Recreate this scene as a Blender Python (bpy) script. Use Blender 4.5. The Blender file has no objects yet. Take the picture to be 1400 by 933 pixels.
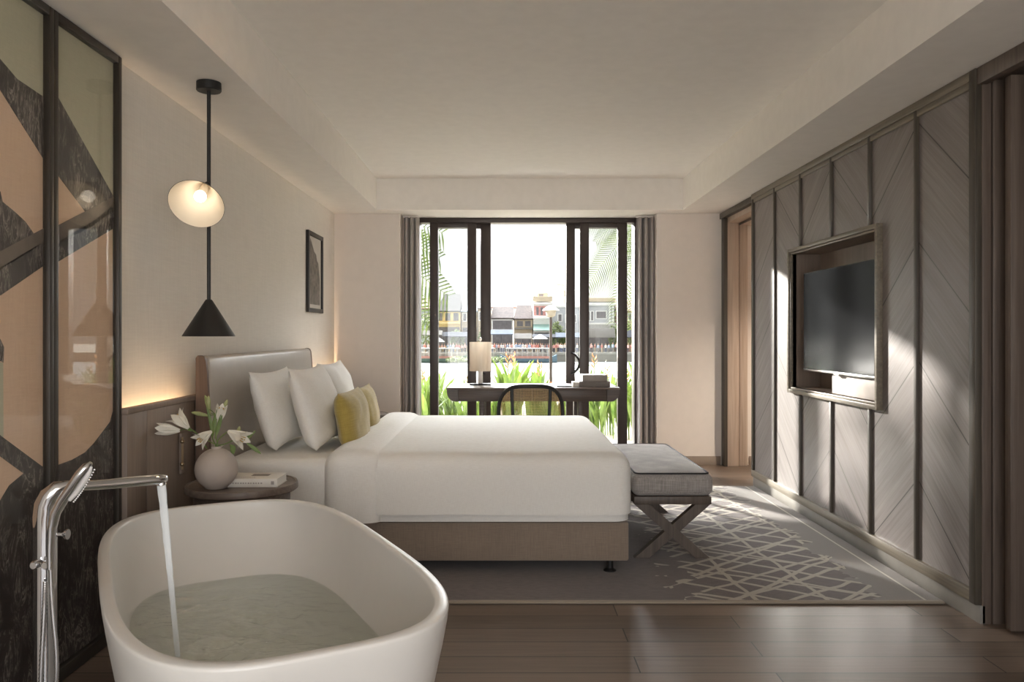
import bpy, bmesh, math, random
from mathutils import Vector, Matrix, Euler
R = random.Random(7)
pi = math.pi
sc = bpy.context.scene
col = sc.collection

# ---------------------------------------------------------------- camera
# eye 1.25 m above the floor, looking along +Y, 1080 px focal length for a 1400 px wide frame
F, U0, V0, H = 1080.0, 690.0, 457.0, 1.25
cam_d = bpy.data.cameras.new('camera')
cam = bpy.data.objects.new('camera', cam_d)
col.objects.link(cam)
cam.location = (0, 0, H)
cam.rotation_euler = (pi / 2, 0, 0)
cam_d.sensor_width = 36
cam_d.lens = F / 1400 * 36
cam_d.shift_x = (700 - U0) / 1400
cam_d.shift_y = (V0 - 466.5) / 1400
cam_d.clip_start = 0.05
cam_d.clip_end = 2000
sc.camera = cam
vs = sc.view_settings
sc.display_settings.display_device = 'sRGB'
vs.view_transform = 'Standard'
vs.look = 'None'
vs.gamma = 1
vs.use_curve_mapping = False
vs.exposure = 1.1
cy = sc.cycles
cy.max_bounces = 14
cy.diffuse_bounces = 7
cy.glossy_bounces = 5
cy.transparent_max_bounces = 24
cy.transmission_bounces = 8
cy.sample_clamp_indirect = 6
cy.caustics_reflective = False
cy.caustics_refractive = True
cy.use_denoising = True


def at(u, v, Y):
    """the point of the place that stands at depth Y"""
    return Vector(((u - U0) * Y / F, Y, H - (v - V0) * Y / F))


# ---------------------------------------------------------------- materials
def new_mat(name):
    m = bpy.data.materials.new(name)
    m.use_nodes = True
    nt = m.node_tree
    bs = nt.nodes['Principled BSDF']
    return m, nt, bs


class N:
    """small node helper"""
    def __init__(s, nt):
        s.nt = nt
        s.L = nt.links

    def n(s, t, **kw):
        x = s.nt.nodes.new(t)
        for k, v in kw.items():
            setattr(x, k, v)
        return x

    def set(s, sock, v):
        if hasattr(v, 'links') or isinstance(v, bpy.types.NodeSocket):
            s.L.new(v, sock)
        else:
            sock.default_value = v

    def m(s, op, a, b=0.0, c=None, clamp=False):
        x = s.n('ShaderNodeMath', operation=op)
        x.use_clamp = clamp
        s.set(x.inputs[0], a)
        s.set(x.inputs[1], b)
        if c is not None:
            s.set(x.inputs[2], c)
        return x.outputs[0]

    def mix(s, f, a, b):
        x = s.n('ShaderNodeMix', data_type='RGBA')
        s.set(x.inputs[0], f)
        s.set(x.inputs[6], a if not isinstance(a, tuple) else (*a, 1)[:4])
        s.set(x.inputs[7], b if not isinstance(b, tuple) else (*b, 1)[:4])
        return x.outputs[2]

    def obj(s):
        return s.n('ShaderNodeTexCoord').outputs['Object']

    def xyz(s, v):
        x = s.n('ShaderNodeSeparateXYZ')
        s.L.new(v, x.inputs[0])
        return x.outputs

    def mapping(s, v, scale=(1, 1, 1), rot=(0, 0, 0), loc=(0, 0, 0)):
        x = s.n('ShaderNodeMapping')
        s.L.new(v, x.inputs[0])
        x.inputs['Scale'].default_value = scale
        x.inputs['Rotation'].default_value = rot
        x.inputs['Location'].default_value = loc
        return x.outputs[0]

    def noise(s, v, scale=5, detail=4, rough=0.5, dist=0.0):
        x = s.n('ShaderNodeTexNoise')
        s.L.new(v, x.inputs['Vector'])
        x.inputs['Scale'].default_value = scale
        x.inputs['Detail'].default_value = detail
        x.inputs['Roughness'].default_value = rough
        x.inputs['Distortion'].default_value = dist
        return x.outputs['Fac']

    def ramp(s, f, a, b):
        """0..1 between a and b"""
        x = s.n('ShaderNodeMapRange')
        s.L.new(f, x.inputs[0])
        x.inputs[1].default_value = a
        x.inputs[2].default_value = b
        return x.outputs[0]

    def bump(s, bs, h, strength=0.2, dist=0.01):
        x = s.n('ShaderNodeBump')
        x.inputs['Strength'].default_value = strength
        x.inputs['Distance'].default_value = dist
        s.L.new(h, x.inputs['Height'])
        s.L.new(x.outputs[0], bs.inputs['Normal'])


def c4(c):
    return (c[0], c[1], c[2], 1)


def srgb(r, g, b):
    f = lambda x: (x / 255 / 12.92) if x / 255 <= 0.04045 else ((x / 255 + 0.055) / 1.055) ** 2.4
    return (f(r), f(g), f(b))


def plain(name, c, rough=0.5, metal=0.0, var=0.06, scale=14, bump=0.0, bscale=200, coat=0.0, spec=0.5, sheen=0.0):
    m, nt, bs = new_mat(name)
    k = N(nt)
    o = k.obj()
    f = k.noise(o, scale, 3)
    d = tuple(max(0, x * (1 - var)) for x in c)
    e = tuple(min(1, x * (1 + var)) for x in c)
    k.L.new(k.mix(k.ramp(f, .3, .7), d, e), bs.inputs['Base Color'])
    bs.inputs['Roughness'].default_value = rough
    bs.inputs['Metallic'].default_value = metal
    bs.inputs['Coat Weight'].default_value = coat
    bs.inputs['Specular IOR Level'].default_value = spec
    bs.inputs['Sheen Weight'].default_value = sheen
    if bump:
        k.bump(bs, k.noise(o, bscale, 2), bump, 0.004)
    return m


def weave(name, c, c2, scale=900, rough=0.85, bump=0.25, sheen=0.2, var=0.12):
    """woven cloth: two crossed thread waves, slub noise"""
    m, nt, bs = new_mat(name)
    k = N(nt)
    o = k.obj()
    a = k.noise(k.mapping(o, (1, 1, .06)), scale * .5, 2)
    b = k.noise(k.mapping(o, (.06, .06, 1)), scale * .5, 2)
    f = k.m('MULTIPLY', k.m('ADD', a, b), .5)
    f2 = k.noise(o, 6, 3)
    cc = k.mix(k.ramp(f, .38, .62), c, c2)
    d = k.mix(k.ramp(f2, .3, .7), (1 - var, 1 - var, 1 - var), (1, 1, 1))
    x = k.n('ShaderNodeMix', data_type='RGBA', blend_type='MULTIPLY')
    x.inputs[0].default_value = 1
    k.L.new(cc, x.inputs[6])
    k.L.new(d, x.inputs[7])
    k.L.new(x.outputs[2], bs.inputs['Base Color'])
    bs.inputs['Roughness'].default_value = rough
    bs.inputs['Sheen Weight'].default_value = sheen
    k.bump(bs, f, bump, 0.002)
    return m


def wood(name, c, c2, axis='z', rough=0.45, fine=60, bump=0.08, spec=.5):
    m, nt, bs = new_mat(name)
    k = N(nt)
    o = k.obj()
    s = {'x': (.035, 1, 1), 'y': (1, .035, 1), 'z': (1, 1, .035)}[axis]
    f = k.noise(k.mapping(o, s), fine, 5, .6, .4)
    g = k.noise(k.mapping(o, tuple(q * .25 for q in s)), fine, 2)
    h = k.m('ADD', k.m('MULTIPLY', f, .65), k.m('MULTIPLY', g, .35))
    k.L.new(k.mix(k.ramp(h, .36, .64), c, c2), bs.inputs['Base Color'])
    bs.inputs['Roughness'].default_value = rough
    bs.inputs['Specular IOR Level'].default_value = spec
    k.bump(bs, f, bump, 0.002)
    return m


def emit(name, c, strength):
    m, nt, bs = new_mat(name)
    bs.inputs['Base Color'].default_value = c4(c)
    bs.inputs['Emission Color'].default_value = c4(c)
    bs.inputs['Emission Strength'].default_value = strength
    return m


def pane_glass(name, tint=(1, 1, 1), refl=1.0, rough=0.0, f0=1.5):
    m, nt, bs = new_mat(name)
    k = N(nt)
    t = k.n('ShaderNodeBsdfTransparent')
    t.inputs[0].default_value = c4(tint)
    g = k.n('ShaderNodeBsdfGlossy')
    g.inputs['Roughness'].default_value = rough
    ge = k.n('ShaderNodeNewGeometry')
    dt = k.n('ShaderNodeVectorMath', operation='DOT_PRODUCT')
    k.L.new(ge.outputs['Incoming'], dt.inputs[0])
    k.L.new(ge.outputs['Normal'], dt.inputs[1])
    c_ = k.m('SUBTRACT', 1.0, k.m('ABSOLUTE', dt.outputs['Value']), clamp=True)
    fr = k.m('ADD', .03, k.m('MULTIPLY', k.m('POWER', c_, 5.0), .95))
    mx = k.n('ShaderNodeMixShader')
    k.L.new(k.m('MULTIPLY', fr, refl), mx.inputs[0])
    k.L.new(t.outputs[0], mx.inputs[1])
    k.L.new(g.outputs[0], mx.inputs[2])
    k.L.new(mx.outputs[0], nt.nodes['Material Output'].inputs[0])
    return m


def leafy(name, c, c2, trans=0.35):
    m, nt, bs = new_mat(name)
    k = N(nt)
    o = k.obj()
    cc = k.mix(k.ramp(k.noise(o, 7, 3), .35, .65), c, c2)
    k.L.new(cc, bs.inputs['Base Color'])
    bs.inputs['Roughness'].default_value = .5
    t = k.n('ShaderNodeBsdfTranslucent')
    k.L.new(cc, t.inputs[0])
    mx = k.n('ShaderNodeMixShader')
    mx.inputs[0].default_value = trans
    k.L.new(bs.outputs[0], mx.inputs[1])
    k.L.new(t.outputs[0], mx.inputs[2])
    k.L.new(mx.outputs[0], nt.nodes['Material Output'].inputs[0])
    return m


# ---------------------------------------------------------------- objects
def tag(o, label=None, cat=None, group=None, kind=None):
    if label: o['label'] = label
    if cat: o['category'] = cat
    if group: o['group'] = group
    if kind: o['kind'] = kind
    return o


def empty(name, loc=(0, 0, 0), label=None, cat=None, group=None, kind=None):
    o = bpy.data.objects.new(name, None)
    col.objects.link(o)
    o.location = loc
    o.empty_display_size = .1
    return tag(o, label, cat, group, kind)


class B:
    """collects shapes in world coordinates, then links them as ONE mesh object"""
    def __init__(s):
        s.bm = bmesh.new()
        s.mi = 0

    def _f(s, vsx, smooth=True):
        try:
            f = s.bm.faces.new(vsx)
            f.material_index = s.mi
            f.smooth = smooth
            return f
        except ValueError:
            return None

    def box(s, x0, x1, y0, y1, z0, z1, bev=0.0, seg=2, M=None):
        b = bmesh.new()
        bmesh.ops.create_cube(b, size=1)
        for v in b.verts:
            v.co = Vector(((x0 + x1) / 2 + v.co.x * (x1 - x0), (y0 + y1) / 2 + v.co.y * (y1 - y0), (z0 + z1) / 2 + v.co.z * (z1 - z0)))
        if bev > 0:
            bev = min(bev, .49 * min(abs(x1 - x0), abs(y1 - y0), abs(z1 - z0)))
            bmesh.ops.bevel(b, geom=b.edges[:], offset=bev, segments=seg, profile=.5, affect='EDGES', clamp_overlap=True)
        s.merge(b, M)
        return s

    def merge(s, b, M=None):
        mp = {}
        for v in b.verts:
            mp[v] = s.bm.verts.new(M @ v.co if M else v.co)
        for f in b.faces:
            s._f([mp[v] for v in f.verts])
        b.free()

    def ring(s, pts):
        return [s.bm.verts.new(p) for p in pts]

    def loft(s, rings, closed=True, cap0=True, cap1=True):
        rs = [s.ring(r) for r in rings]
        n = len(rs[0])
        for a, b in zip(rs, rs[1:]):
            for i in range(n if closed else n - 1):
                j = (i + 1) % n
                s._f([a[i], a[j], b[j], b[i]])
        if cap0 and closed: s._f(list(reversed(rs[0])))
        if cap1 and closed: s._f(rs[-1])
        return s

    def tube(s, pts, r, n=12, caps=True, flat=None):
        """tube along pts; r scalar or list; flat=(a,b) squashes the section"""
        pts = [Vector(p) for p in pts]
        rr = r if isinstance(r, (list, tuple)) else [r] * len(pts)
        rings = []
        up = Vector((0, 0, 1))
        t0 = (pts[1] - pts[0]).normalized()
        if abs(t0.dot(up)) > .95: up = Vector((0, 1, 0))
        side = t0.cross(up).normalized()
        for i, p in enumerate(pts):
            t = (pts[min(i + 1, len(pts) - 1)] - pts[max(i - 1, 0)]).normalized()
            side = (side - t * side.dot(t)).normalized()
            nn = side.cross(t).normalized()
            a, b = flat if flat else (1, 1)
            rings.append([p + (side * math.cos(2 * pi * k / n) * a + nn * math.sin(2 * pi * k / n) * b) * rr[i] for k in range(n)])
        return s.loft(rings, True, caps, caps)

    def lathe(s, prof, n=32, c=(0, 0, 0), M=None, cap=True):
        """prof: (r, z) pairs about the vertical through c"""
        c = Vector(c)
        rings = []
        for r, z in prof:
            q = [Vector((r * math.cos(2 * pi * k / n), r * math.sin(2 * pi * k / n), z)) for k in range(n)]
            rings.append([(M @ p if M else p) + c for p in q])
        return s.loft(rings, True, cap, cap)

    def prism(s, pts, off):
        """polygon pts extruded by off"""
        off = Vector(off)
        a = [Vector(p) for p in pts]
        b = [p + off for p in a]
        ra, rb = s.ring(a), s.ring(b)
        n = len(a)
        s._f(ra, False)
        s._f(list(reversed(rb)), False)
        for i in range(n):
            j = (i + 1) % n
            s._f([ra[j], ra[i], rb[i], rb[j]], False)
        return s

    def grid(s, fn, nu, nv, closed_u=False):
        g = [[s.bm.verts.new(fn(i / nu, j / nv)) for i in range(nu + (0 if closed_u else 1))] for j in range(nv + 1)]
        w = len(g[0])
        for j in range(nv):
            for i in range(nu):
                k = (i + 1) % w
                s._f([g[j][i], g[j][k], g[j + 1][k], g[j + 1][i]])
        return s

    def ball(s, c, r, n=16, sq=(1, 1, 1)):
        c = Vector(c)
        b = bmesh.new()
        bmesh.ops.create_uvsphere(b, u_segments=n, v_segments=max(6, n // 2), radius=r)
        for v in b.verts:
            v.co = Vector((v.co.x * sq[0], v.co.y * sq[1], v.co.z * sq[2])) + c
        s.merge(b)
        return s

    def done(s, name, mat, parent=None, angle=35, solid=0, sub=0, bevel=0, fix=True):
        if fix:
            bmesh.ops.recalc_face_normals(s.bm, faces=s.bm.faces[:])
        me = bpy.data.meshes.new(name)
        s.bm.to_mesh(me)
        s.bm.free()
        for m in (mat if isinstance(mat, (list, tuple)) else [mat]):
            me.materials.append(m)
        try:
            me.set_sharp_from_angle(angle=math.radians(angle))
        except Exception:
            pass
        o = bpy.data.objects.new(name, me)
        col.objects.link(o)
        if parent is not None:
            o.parent = parent
            if parent.type == 'EMPTY' and parent.parent is None:
                o.matrix_parent_inverse = Matrix.Translation(-parent.location)
        if solid:
            q = o.modifiers.new('thick', 'SOLIDIFY')
            q.thickness = solid
            q.offset = 0
        if bevel:
            q = o.modifiers.new('edge', 'BEVEL')
            q.width = bevel
            q.segments = 2
            q.limit_method = 'ANGLE'
        if sub:
            q = o.modifiers.new('smooth', 'SUBSURF')
            q.levels = q.render_levels = sub
        return o


def copy_tree(o, parent=None):
    c = o.copy()
    col.objects.link(c)
    if parent is not None: c.parent = parent
    for ch in [x for x in list(col.objects) if x.parent == o]:
        copy_tree(ch, c)
    return c


def struct(b, name, mat, parent=None, **kw):
    o = b.done(name, mat, parent, **kw)
    if parent is None: o['kind'] = 'structure'
    return o


# ---------------------------------------------------------------- material library
MAT = {}
MAT['wall'] = plain('wall_paint', srgb(232, 224, 217), .8, var=.015, bump=.05, bscale=260)
MAT['ceil'] = plain('ceiling_paint', srgb(240, 236, 230), .85, var=.02)
MAT['leftwall'] = weave('grasscloth', srgb(228, 223, 215), srgb(234, 229, 221), 260, .8, .06, 0, .02)
MAT['veneer_d'] = wood('dark_oak', srgb(84, 74, 66), srgb(112, 100, 90), 'z', .45)
MAT['veneer_dy'] = wood('dark_oak_rail', srgb(104, 96, 84), srgb(134, 125, 111), 'y', .42)
MAT['batten'] = wood('batten_wood', srgb(62, 56, 49), srgb(84, 77, 67), 'z', .45)
MAT['jamb'] = wood('pale_oak', srgb(176, 156, 140), srgb(198, 180, 164), 'z', .45)
MAT['casing'] = wood('casing_oak', srgb(88, 76, 68), srgb(112, 99, 90), 'z', .5)
MAT['wains'] = wood('wainscot_oak', srgb(124, 109, 98), srgb(138, 122, 110), 'z', .5)
MAT['walnut'] = wood('walnut', srgb(92, 72, 60), srgb(118, 94, 78), 'z', .5)
MAT['table_w'] = wood('grey_oak', srgb(92, 80, 72), srgb(120, 107, 97), 'x', .42)
MAT['desk_w'] = wood('wenge', srgb(66, 54, 48), srgb(88, 75, 67), 'x', .4)
MAT['bench_w'] = wood('bench_oak', srgb(70, 60, 53), srgb(98, 86, 76), 'z', .5)
MAT['base_trim'] = plain('skirting', srgb(150, 136, 124), .45)
MAT['base_metal'] = plain('baseboard_grey', srgb(138, 134, 128), .35)
MAT['alu'] = plain('bronze_aluminium', srgb(62, 53, 50), .4, .0)
MAT['blackm'] = plain('black_metal', srgb(26, 25, 25), .45)
MAT['screenfr'] = plain('dark_bronze', srgb(60, 54, 48), .35, .3)
MAT['chrome'] = plain('chrome', (.56, .56, .57), .05, 1.0, 0)
MAT['steel'] = plain('brushed_steel', (.7, .7, .69), .25, 1.0, 0)
MAT['brass'] = plain('brass', srgb(170, 150, 122), .35, 1.0, 0)
MAT['linen'] = weave('white_linen', srgb(232, 229, 223), srgb(240, 238, 233), 1200, .85, .05, .1, .01)
MAT['mustard'] = weave('mustard_cloth', srgb(164, 143, 70), srgb(180, 158, 84), 420, .9, .35, .3, .12)
MAT['leather'] = plain('taupe_leather', srgb(176, 168, 158), .34, var=.03, bump=.05, bscale=300)
MAT['basecloth'] = weave('taupe_cloth', srgb(134, 119, 105), srgb(146, 130, 115), 500, .9, .2, .2, .08)
MAT['benchcloth'] = weave('grey_tweed', srgb(142, 136, 132), srgb(172, 166, 161), 330, .9, .3, .2, .1)
MAT['piping'] = plain('black_piping', srgb(38, 36, 38), .7)
MAT['curtain'] = plain('grey_curtain', srgb(170, 164, 161), .9, var=.02, sheen=.2)
MAT['tub'] = plain('white_stone', srgb(215, 213, 209), .3, var=.01)
MAT['vase'] = plain('taupe_ceramic', srgb(182, 170, 160), .75, var=.03, bump=.1, bscale=120)
MAT['paper'] = plain('paper', srgb(228, 224, 216), .7, var=.02)
MAT['bookgrey'] = plain('grey_cover', srgb(156, 149, 143), .6)
MAT['bookdark'] = plain('dark_cover', srgb(124, 116, 110), .6)
MAT['ink'] = plain('ink', srgb(70, 64, 62), .6)
MAT['inkpale'] = plain('pale_ink', srgb(150, 143, 138), .6)
MAT['cane'] = plain('cane', srgb(178, 150, 104), .6, var=.15, scale=60)
MAT['petal'] = leafy('petal', srgb(238, 234, 222), srgb(246, 243, 234), .25)
MAT['stem'] = leafy('stem', srgb(96, 118, 62), srgb(128, 146, 86), .2)
MAT['bud'] = leafy('bud', srgb(150, 160, 100), srgb(196, 198, 150), .2)
MAT['anther'] = plain('anther', srgb(196, 160, 70), .7)
MAT['helic'] = leafy('heliconia_leaf', srgb(74, 100, 36), srgb(112, 132, 58), .3)
MAT['bract'] = leafy('bract', srgb(196, 132, 92), srgb(214, 170, 124), .2)
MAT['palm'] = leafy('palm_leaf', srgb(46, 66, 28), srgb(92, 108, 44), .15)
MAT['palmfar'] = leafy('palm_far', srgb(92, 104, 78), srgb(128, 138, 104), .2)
MAT['bush'] = leafy('bush_leaf', srgb(104, 120, 74), srgb(148, 158, 108), .2)
MAT['bark'] = plain('bark', srgb(130, 118, 104), .9, var=.2, scale=30)
MAT['glass'] = pane_glass('clear_glass', (.99, .995, .995), .8)
MAT['artglass'] = pane_glass('art_glass', (.99, .99, .98), .5)
MAT['tvscr'] = plain('tv_screen', srgb(22, 23, 24), .12, var=0, spec=.05)
MAT['sage'] = weave('sage_silk', srgb(188, 185, 162), srgb(196, 193, 170), 500, .7, .05, 0, .03)
MAT['terra'] = weave('terracotta_silk', srgb(222, 190, 164), srgb(228, 198, 172), 500, .7, .05, 0, .04)
MAT['bandgrey'] = plain('grey_band', srgb(116, 106, 98), .7, var=.2, scale=9)


def marble(name, c, c2, vein):
    m, nt, bs = new_mat(name)
    k = N(nt)
    o = k.obj()
    f = k.noise(k.mapping(o, (1, 1, 1), (.7, 0, 0)), 5, 8, .65, 1.2)
    w = k.noise(k.mapping(o, (1, 3.2, .8), (.75, 0, 0)), 5, 9, .72, 2.2)
    v = k.m('SUBTRACT', 1.0, k.ramp(k.m('ABSOLUTE', k.m('SUBTRACT', w, .5)), 0, .03))
    v = k.m('MULTIPLY', v, k.ramp(f, .42, .6))
    k.L.new(k.mix(k.m('MULTIPLY', v, .75), k.mix(k.ramp(f, .3, .7), c, c2), vein), bs.inputs['Base Color'])
    bs.inputs['Roughness'].default_value = .5
    return m


MAT['marble'] = marble('dark_marble', srgb(46, 41, 40), srgb(70, 63, 61), srgb(190, 180, 172))


def veneer(i, s, y0, z0):
    """chevron oak veneer: grain and seam lines rise (s=1) or fall along Y"""
    m, nt, bs = new_mat('chevron_veneer_%d' % i)
    k = N(nt)
    o = k.obj()
    X, Y, Z = k.xyz(o)
    q = k.m('SUBTRACT', k.m('SUBTRACT', Z, z0), k.m('MULTIPLY', k.m('SUBTRACT', Y, y0), s * .84))
    fr = k.m('FRACT', k.m('ADD', k.m('DIVIDE', q, .59), 40.0))
    line = k.m('SUBTRACT', 1.0, k.ramp(k.m('MINIMUM', fr, k.m('SUBTRACT', 1.0, fr)), .004, .011))
    along = k.m('ADD', Y, k.m('MULTIPLY', Z, s * .84))
    leaf = k.m('FLOOR', k.m('ADD', k.m('DIVIDE', q, .59), 40.0))
    cx = k.n('ShaderNodeCombineXYZ')
    k.L.new(k.m('MULTIPLY', q, 1.0), cx.inputs[0])
    k.L.new(k.m('MULTIPLY', along, .03), cx.inputs[1])
    k.L.new(k.m('ADD', leaf, i * 7.3), cx.inputs[2])
    f = k.noise(cx.outputs[0], 58, 5, .62, .3)
    g = k.noise(cx.outputs[0], 9, 2)
    h = k.m('ADD', k.m('MULTIPLY', f, .6), k.m('MULTIPLY', g, .4))
    base = k.mix(k.ramp(h, .34, .66), srgb(113, 105, 103), srgb(143, 136, 133))
    k.L.new(k.mix(k.m('MULTIPLY', line, .85), base, srgb(36, 32, 30)), bs.inputs['Base Color'])
    bs.inputs['Roughness'].default_value = .42
    k.bump(bs, k.m('SUBTRACT', f, line), .06, .002)
    return m


def floor_mat():
    m, nt, bs = new_mat('oak_floor')
    k = N(nt)
    o = k.obj()
    br = k.n('ShaderNodeTexBrick')
    k.L.new(k.mapping(o, (1, 1, 1), (0, 0, 0), (.35, -3.5 + .147 * 40, 0)), br.inputs['Vector'])
    br.offset = .37
    br.inputs['Scale'].default_value = 1
    br.inputs['Brick Width'].default_value = 1.35
    br.inputs['Row Height'].default_value = .147
    br.inputs['Mortar Size'].default_value = .0028
    br.inputs['Mortar Smooth'].default_value = .2
    br.inputs['Color1'].default_value = (0, 0, 0, 1)
    br.inputs['Color2'].default_value = (1, 1, 1, 1)
    br.inputs['Mortar'].default_value = (.5, .5, .5, 1)
    tone = k.n('ShaderNodeSeparateColor')
    k.L.new(br.outputs['Color'], tone.inputs[0])
    off = k.n('ShaderNodeCombineXYZ')
    k.L.new(k.m('MULTIPLY', tone.outputs[0], 7), off.inputs[2])
    va = k.n('ShaderNodeVectorMath', operation='ADD')
    k.L.new(k.mapping(o, (.045, 1, 1)), va.inputs[0])
    k.L.new(off.outputs[0], va.inputs[1])
    f = k.noise(va.outputs[0], 55, 5, .62, .5)
    h = k.m('ADD', k.m('MULTIPLY', f, .6), k.m('MULTIPLY', tone.outputs[0], .4))
    base = k.mix(k.ramp(h, .25, .72), srgb(90, 77, 67), srgb(126, 110, 98))
    k.L.new(k.mix(br.outputs['Fac'], base, srgb(34, 28, 24)), bs.inputs['Base Color'])
    bs.inputs['Roughness'].default_value = .36
    k.bump(bs, k.m('SUBTRACT', k.m('MULTIPLY', f, .3), br.outputs['Fac']), .12, .003)
    return m


def rug_mat():
    m, nt, bs = new_mat('rug_wool')
    k = N(nt)
    o = k.obj()
    X, Y, Z = k.xyz(o)
    wob = k.noise(o, 3.2, 2)
    wy = k.m('MULTIPLY', k.m('SUBTRACT', wob, .5), .06)

    def fam(ang, sp, ph, w):
        a = math.radians(ang)
        d = k.m('ADD', k.m('MULTIPLY', X, math.sin(a)), k.m('MULTIPLY', Y, math.cos(a)))
        d = k.m('ADD', d, wy)
        fr = k.m('FRACT', k.m('ADD', k.m('DIVIDE', d, sp), 30 + ph))
        e = k.m('MULTIPLY', k.m('ABSOLUTE', k.m('SUBTRACT', fr, .5)), sp)
        return k.m('SUBTRACT', 1.0, k.ramp(e, w * .5, w * .5 + .004))
    fs = [fam(36, .165, 0, .021), fam(-36, .165, .3, .021), fam(29, .37, .4, .02), fam(-44, .35, .1, .02), fam(86, .33, .2, .018)]
    l = fs[0]
    for q in fs[1:]:
        l = k.m('MAXIMUM', l, q)
    n1 = k.noise(k.mapping(o, (1, 1.6, 1)), 7, 1)
    edge = k.m('ADD', .62, k.m('MULTIPLY', n1, .55))
    inside = k.m('MULTIPLY', k.m('GREATER_THAN', X, edge), k.m('LESS_THAN', X, k.m('ADD', 1.62, k.m('MULTIPLY', n1, .3))))
    l = k.m('MULTIPLY', l, inside)
    border = k.m('GREATER_THAN', X, 1.965)
    pile = k.noise(o, 420, 2)
    tex = k.noise(k.mapping(o, (.4, 1, 1)), 60, 3)
    # plain ground, greyer towards the bordered side
    base = k.mix(k.ramp(k.m('ADD', k.m('MULTIPLY', tex, .5), k.m('MULTIPLY', pile, .5)), .35, .65), srgb(88, 78, 77), srgb(112, 101, 99))
    strip = k.mix(k.ramp(pile, .35, .65), srgb(118, 111, 106), srgb(142, 135, 129))
    ln = k.mix(k.ramp(pile, .3, .7), srgb(168, 160, 146), srgb(194, 187, 173))
    r1 = k.mix(k.m('GREATER_THAN', X, k.m('ADD', 1.62, k.m('MULTIPLY', n1, .3))), base, strip)
    r2 = k.mix(l, r1, ln)
    thin = k.m('LESS_THAN', k.m('ABSOLUTE', k.m('SUBTRACT', X, 1.955)), .006)
    r3 = k.mix(thin, r2, srgb(196, 190, 178))
    bind = k.m('LESS_THAN', Y, 3.672)
    r4 = k.mix(bind, r3, srgb(150, 138, 122))
    k.L.new(r4, bs.inputs['Base Color'])
    bs.inputs['Roughness'].default_value = .95
    bs.inputs['Sheen Weight'].default_value = .25
    k.bump(bs, k.m('ADD', pile, k.m('MULTIPLY', l, .6)), .5, .006)
    return m


MAT['floor'] = floor_mat()
MAT['rug'] = rug_mat()
# ================================================================ THE SETTING
XL, XR, YF, ZC, ZT = -1.627, 2.05, 7.54, 2.40, 2.69
YB = -2.2          # rear wall, behind the camera
XE = 3.7           # east wall of the passage behind the panelling

b = B()
b.box(-2.0, XE + .2, YB - .2, 8.05, -.12, 0)
struct(b, 'floor', MAT['floor'])

# dropped ceiling around a raised tray
tx0, tx1, ty0, ty1 = -1.184, 1.65, -.9, 7.31
b = B()
b.box(-2.0, tx0, YB - .2, 8.05, ZC, ZC + .5)
b.box(tx1, XE + .2, YB - .2, 8.05, ZC, ZC + .5)
b.box(tx0, tx1, ty1, 8.05, ZC, ZC + .5)
b.box(tx0, tx1, YB - .2, ty0, ZC, ZC + .5)
b.box(tx0, tx1, ty0, ty1, ZT, ZC + .5)
struct(b, 'ceiling', MAT['ceil'])

b = B()
b.box(XL - .25, XL, YB - .2, 8.05, 0, ZC)
struct(b, 'wall_left', MAT['leftwall'])

# far wall with the curtain pocket and the window opening
wx0, wx1 = -.862, 1.312
b = B()
b.box(XL, -1.0, YF, 8.05, 0, ZC)
b.box(1.453, 2.08, YF, 8.05, 0, ZC)
b.box(-1.0, wx0, 7.80, 8.05, 0, ZC)
b.box(wx1, 1.453, 7.80, 8.05, 0, ZC)
b.box(2.08, XE + .2, YF, 8.05, 0, ZC)
struct(b, 'wall_far', MAT['wall'])

# rear wall with a big unseen window, added to let in fill light
b = B()
b.box(-2.0, -1.35, YB - .2, YB, 0, ZC)
b.box(1.95, XE + .2, YB - .2, YB, 0, ZC)
b.box(-1.35, 1.95, YB - .2, YB, 0, .12)
b.box(-1.35, 1.95, YB - .2, YB, 2.36, ZC)
struct(b, 'wall_rear', MAT['wall'])
w2 = empty('added_window', (.3, YB - .1, .12), kind='structure')
b = B()
for x in (-1.35, -.25, .85, 1.90):
    b.box(x, x + .05, YB - .13, YB - .07, .12, 2.36)
b.box(-1.35, 1.95, YB - .13, YB - .07, .12, .17)
b.box(-1.35, 1.95, YB - .13, YB - .07, 2.31, 2.36)
b.done('window_frame', MAT['alu'], w2)

b = B()
b.box(XE, XE + .2, YB, YF, 0, ZC)
struct(b, 'wall_east', MAT['wall'])

# ---- panelled wall on the right
PY = [3.44, 3.919, 4.419, 4.942, 5.457, 5.98, 6.475]
NY0, NY1, NZ0, NZ1 = 4.315, 5.605, .875, 1.815      # niche opening
wr = empty('wall_right', (XR, 5.0, 0), kind='structure')
b = B()                                              # carcass behind the veneer
b.box(XR + .02, XR + .30, 3.42, NY0 - .021, 0, ZC)
b.box(XR + .02, XR + .30, NY1 + .021, 6.51, 0, ZC)
b.box(XR + .02, XR + .30, NY0 - .021, NY1 + .021, 0, NZ0 - .021)
b.box(XR + .02, XR + .30, NY0 - .021, NY1 + .021, NZ1 + .021, ZC)
b.box(XR + .221, XR + .30, NY0 - .021, NY1 + .021, NZ0 - .021, NZ1 + .021)
b.done('wall_carcass', MAT['veneer_d'], wr)
zp0, zp1 = .13, 2.36


def minus(y0, y1, z0, z1, h):
    hy0, hy1, hz0, hz1 = h
    a0, a1 = max(y0, hy0), min(y1, hy1)
    if a0 >= a1 or hz0 >= z1 or hz1 <= z0:
        return [(y0, y1, z0, z1)]
    o = []
    if y0 < a0: o.append((y0, a0, z0, z1))
    if a1 < y1: o.append((a1, y1, z0, z1))
    o.append((a0, a1, z0, hz0))
    o.append((a0, a1, hz1, z1))
    return o


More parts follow.
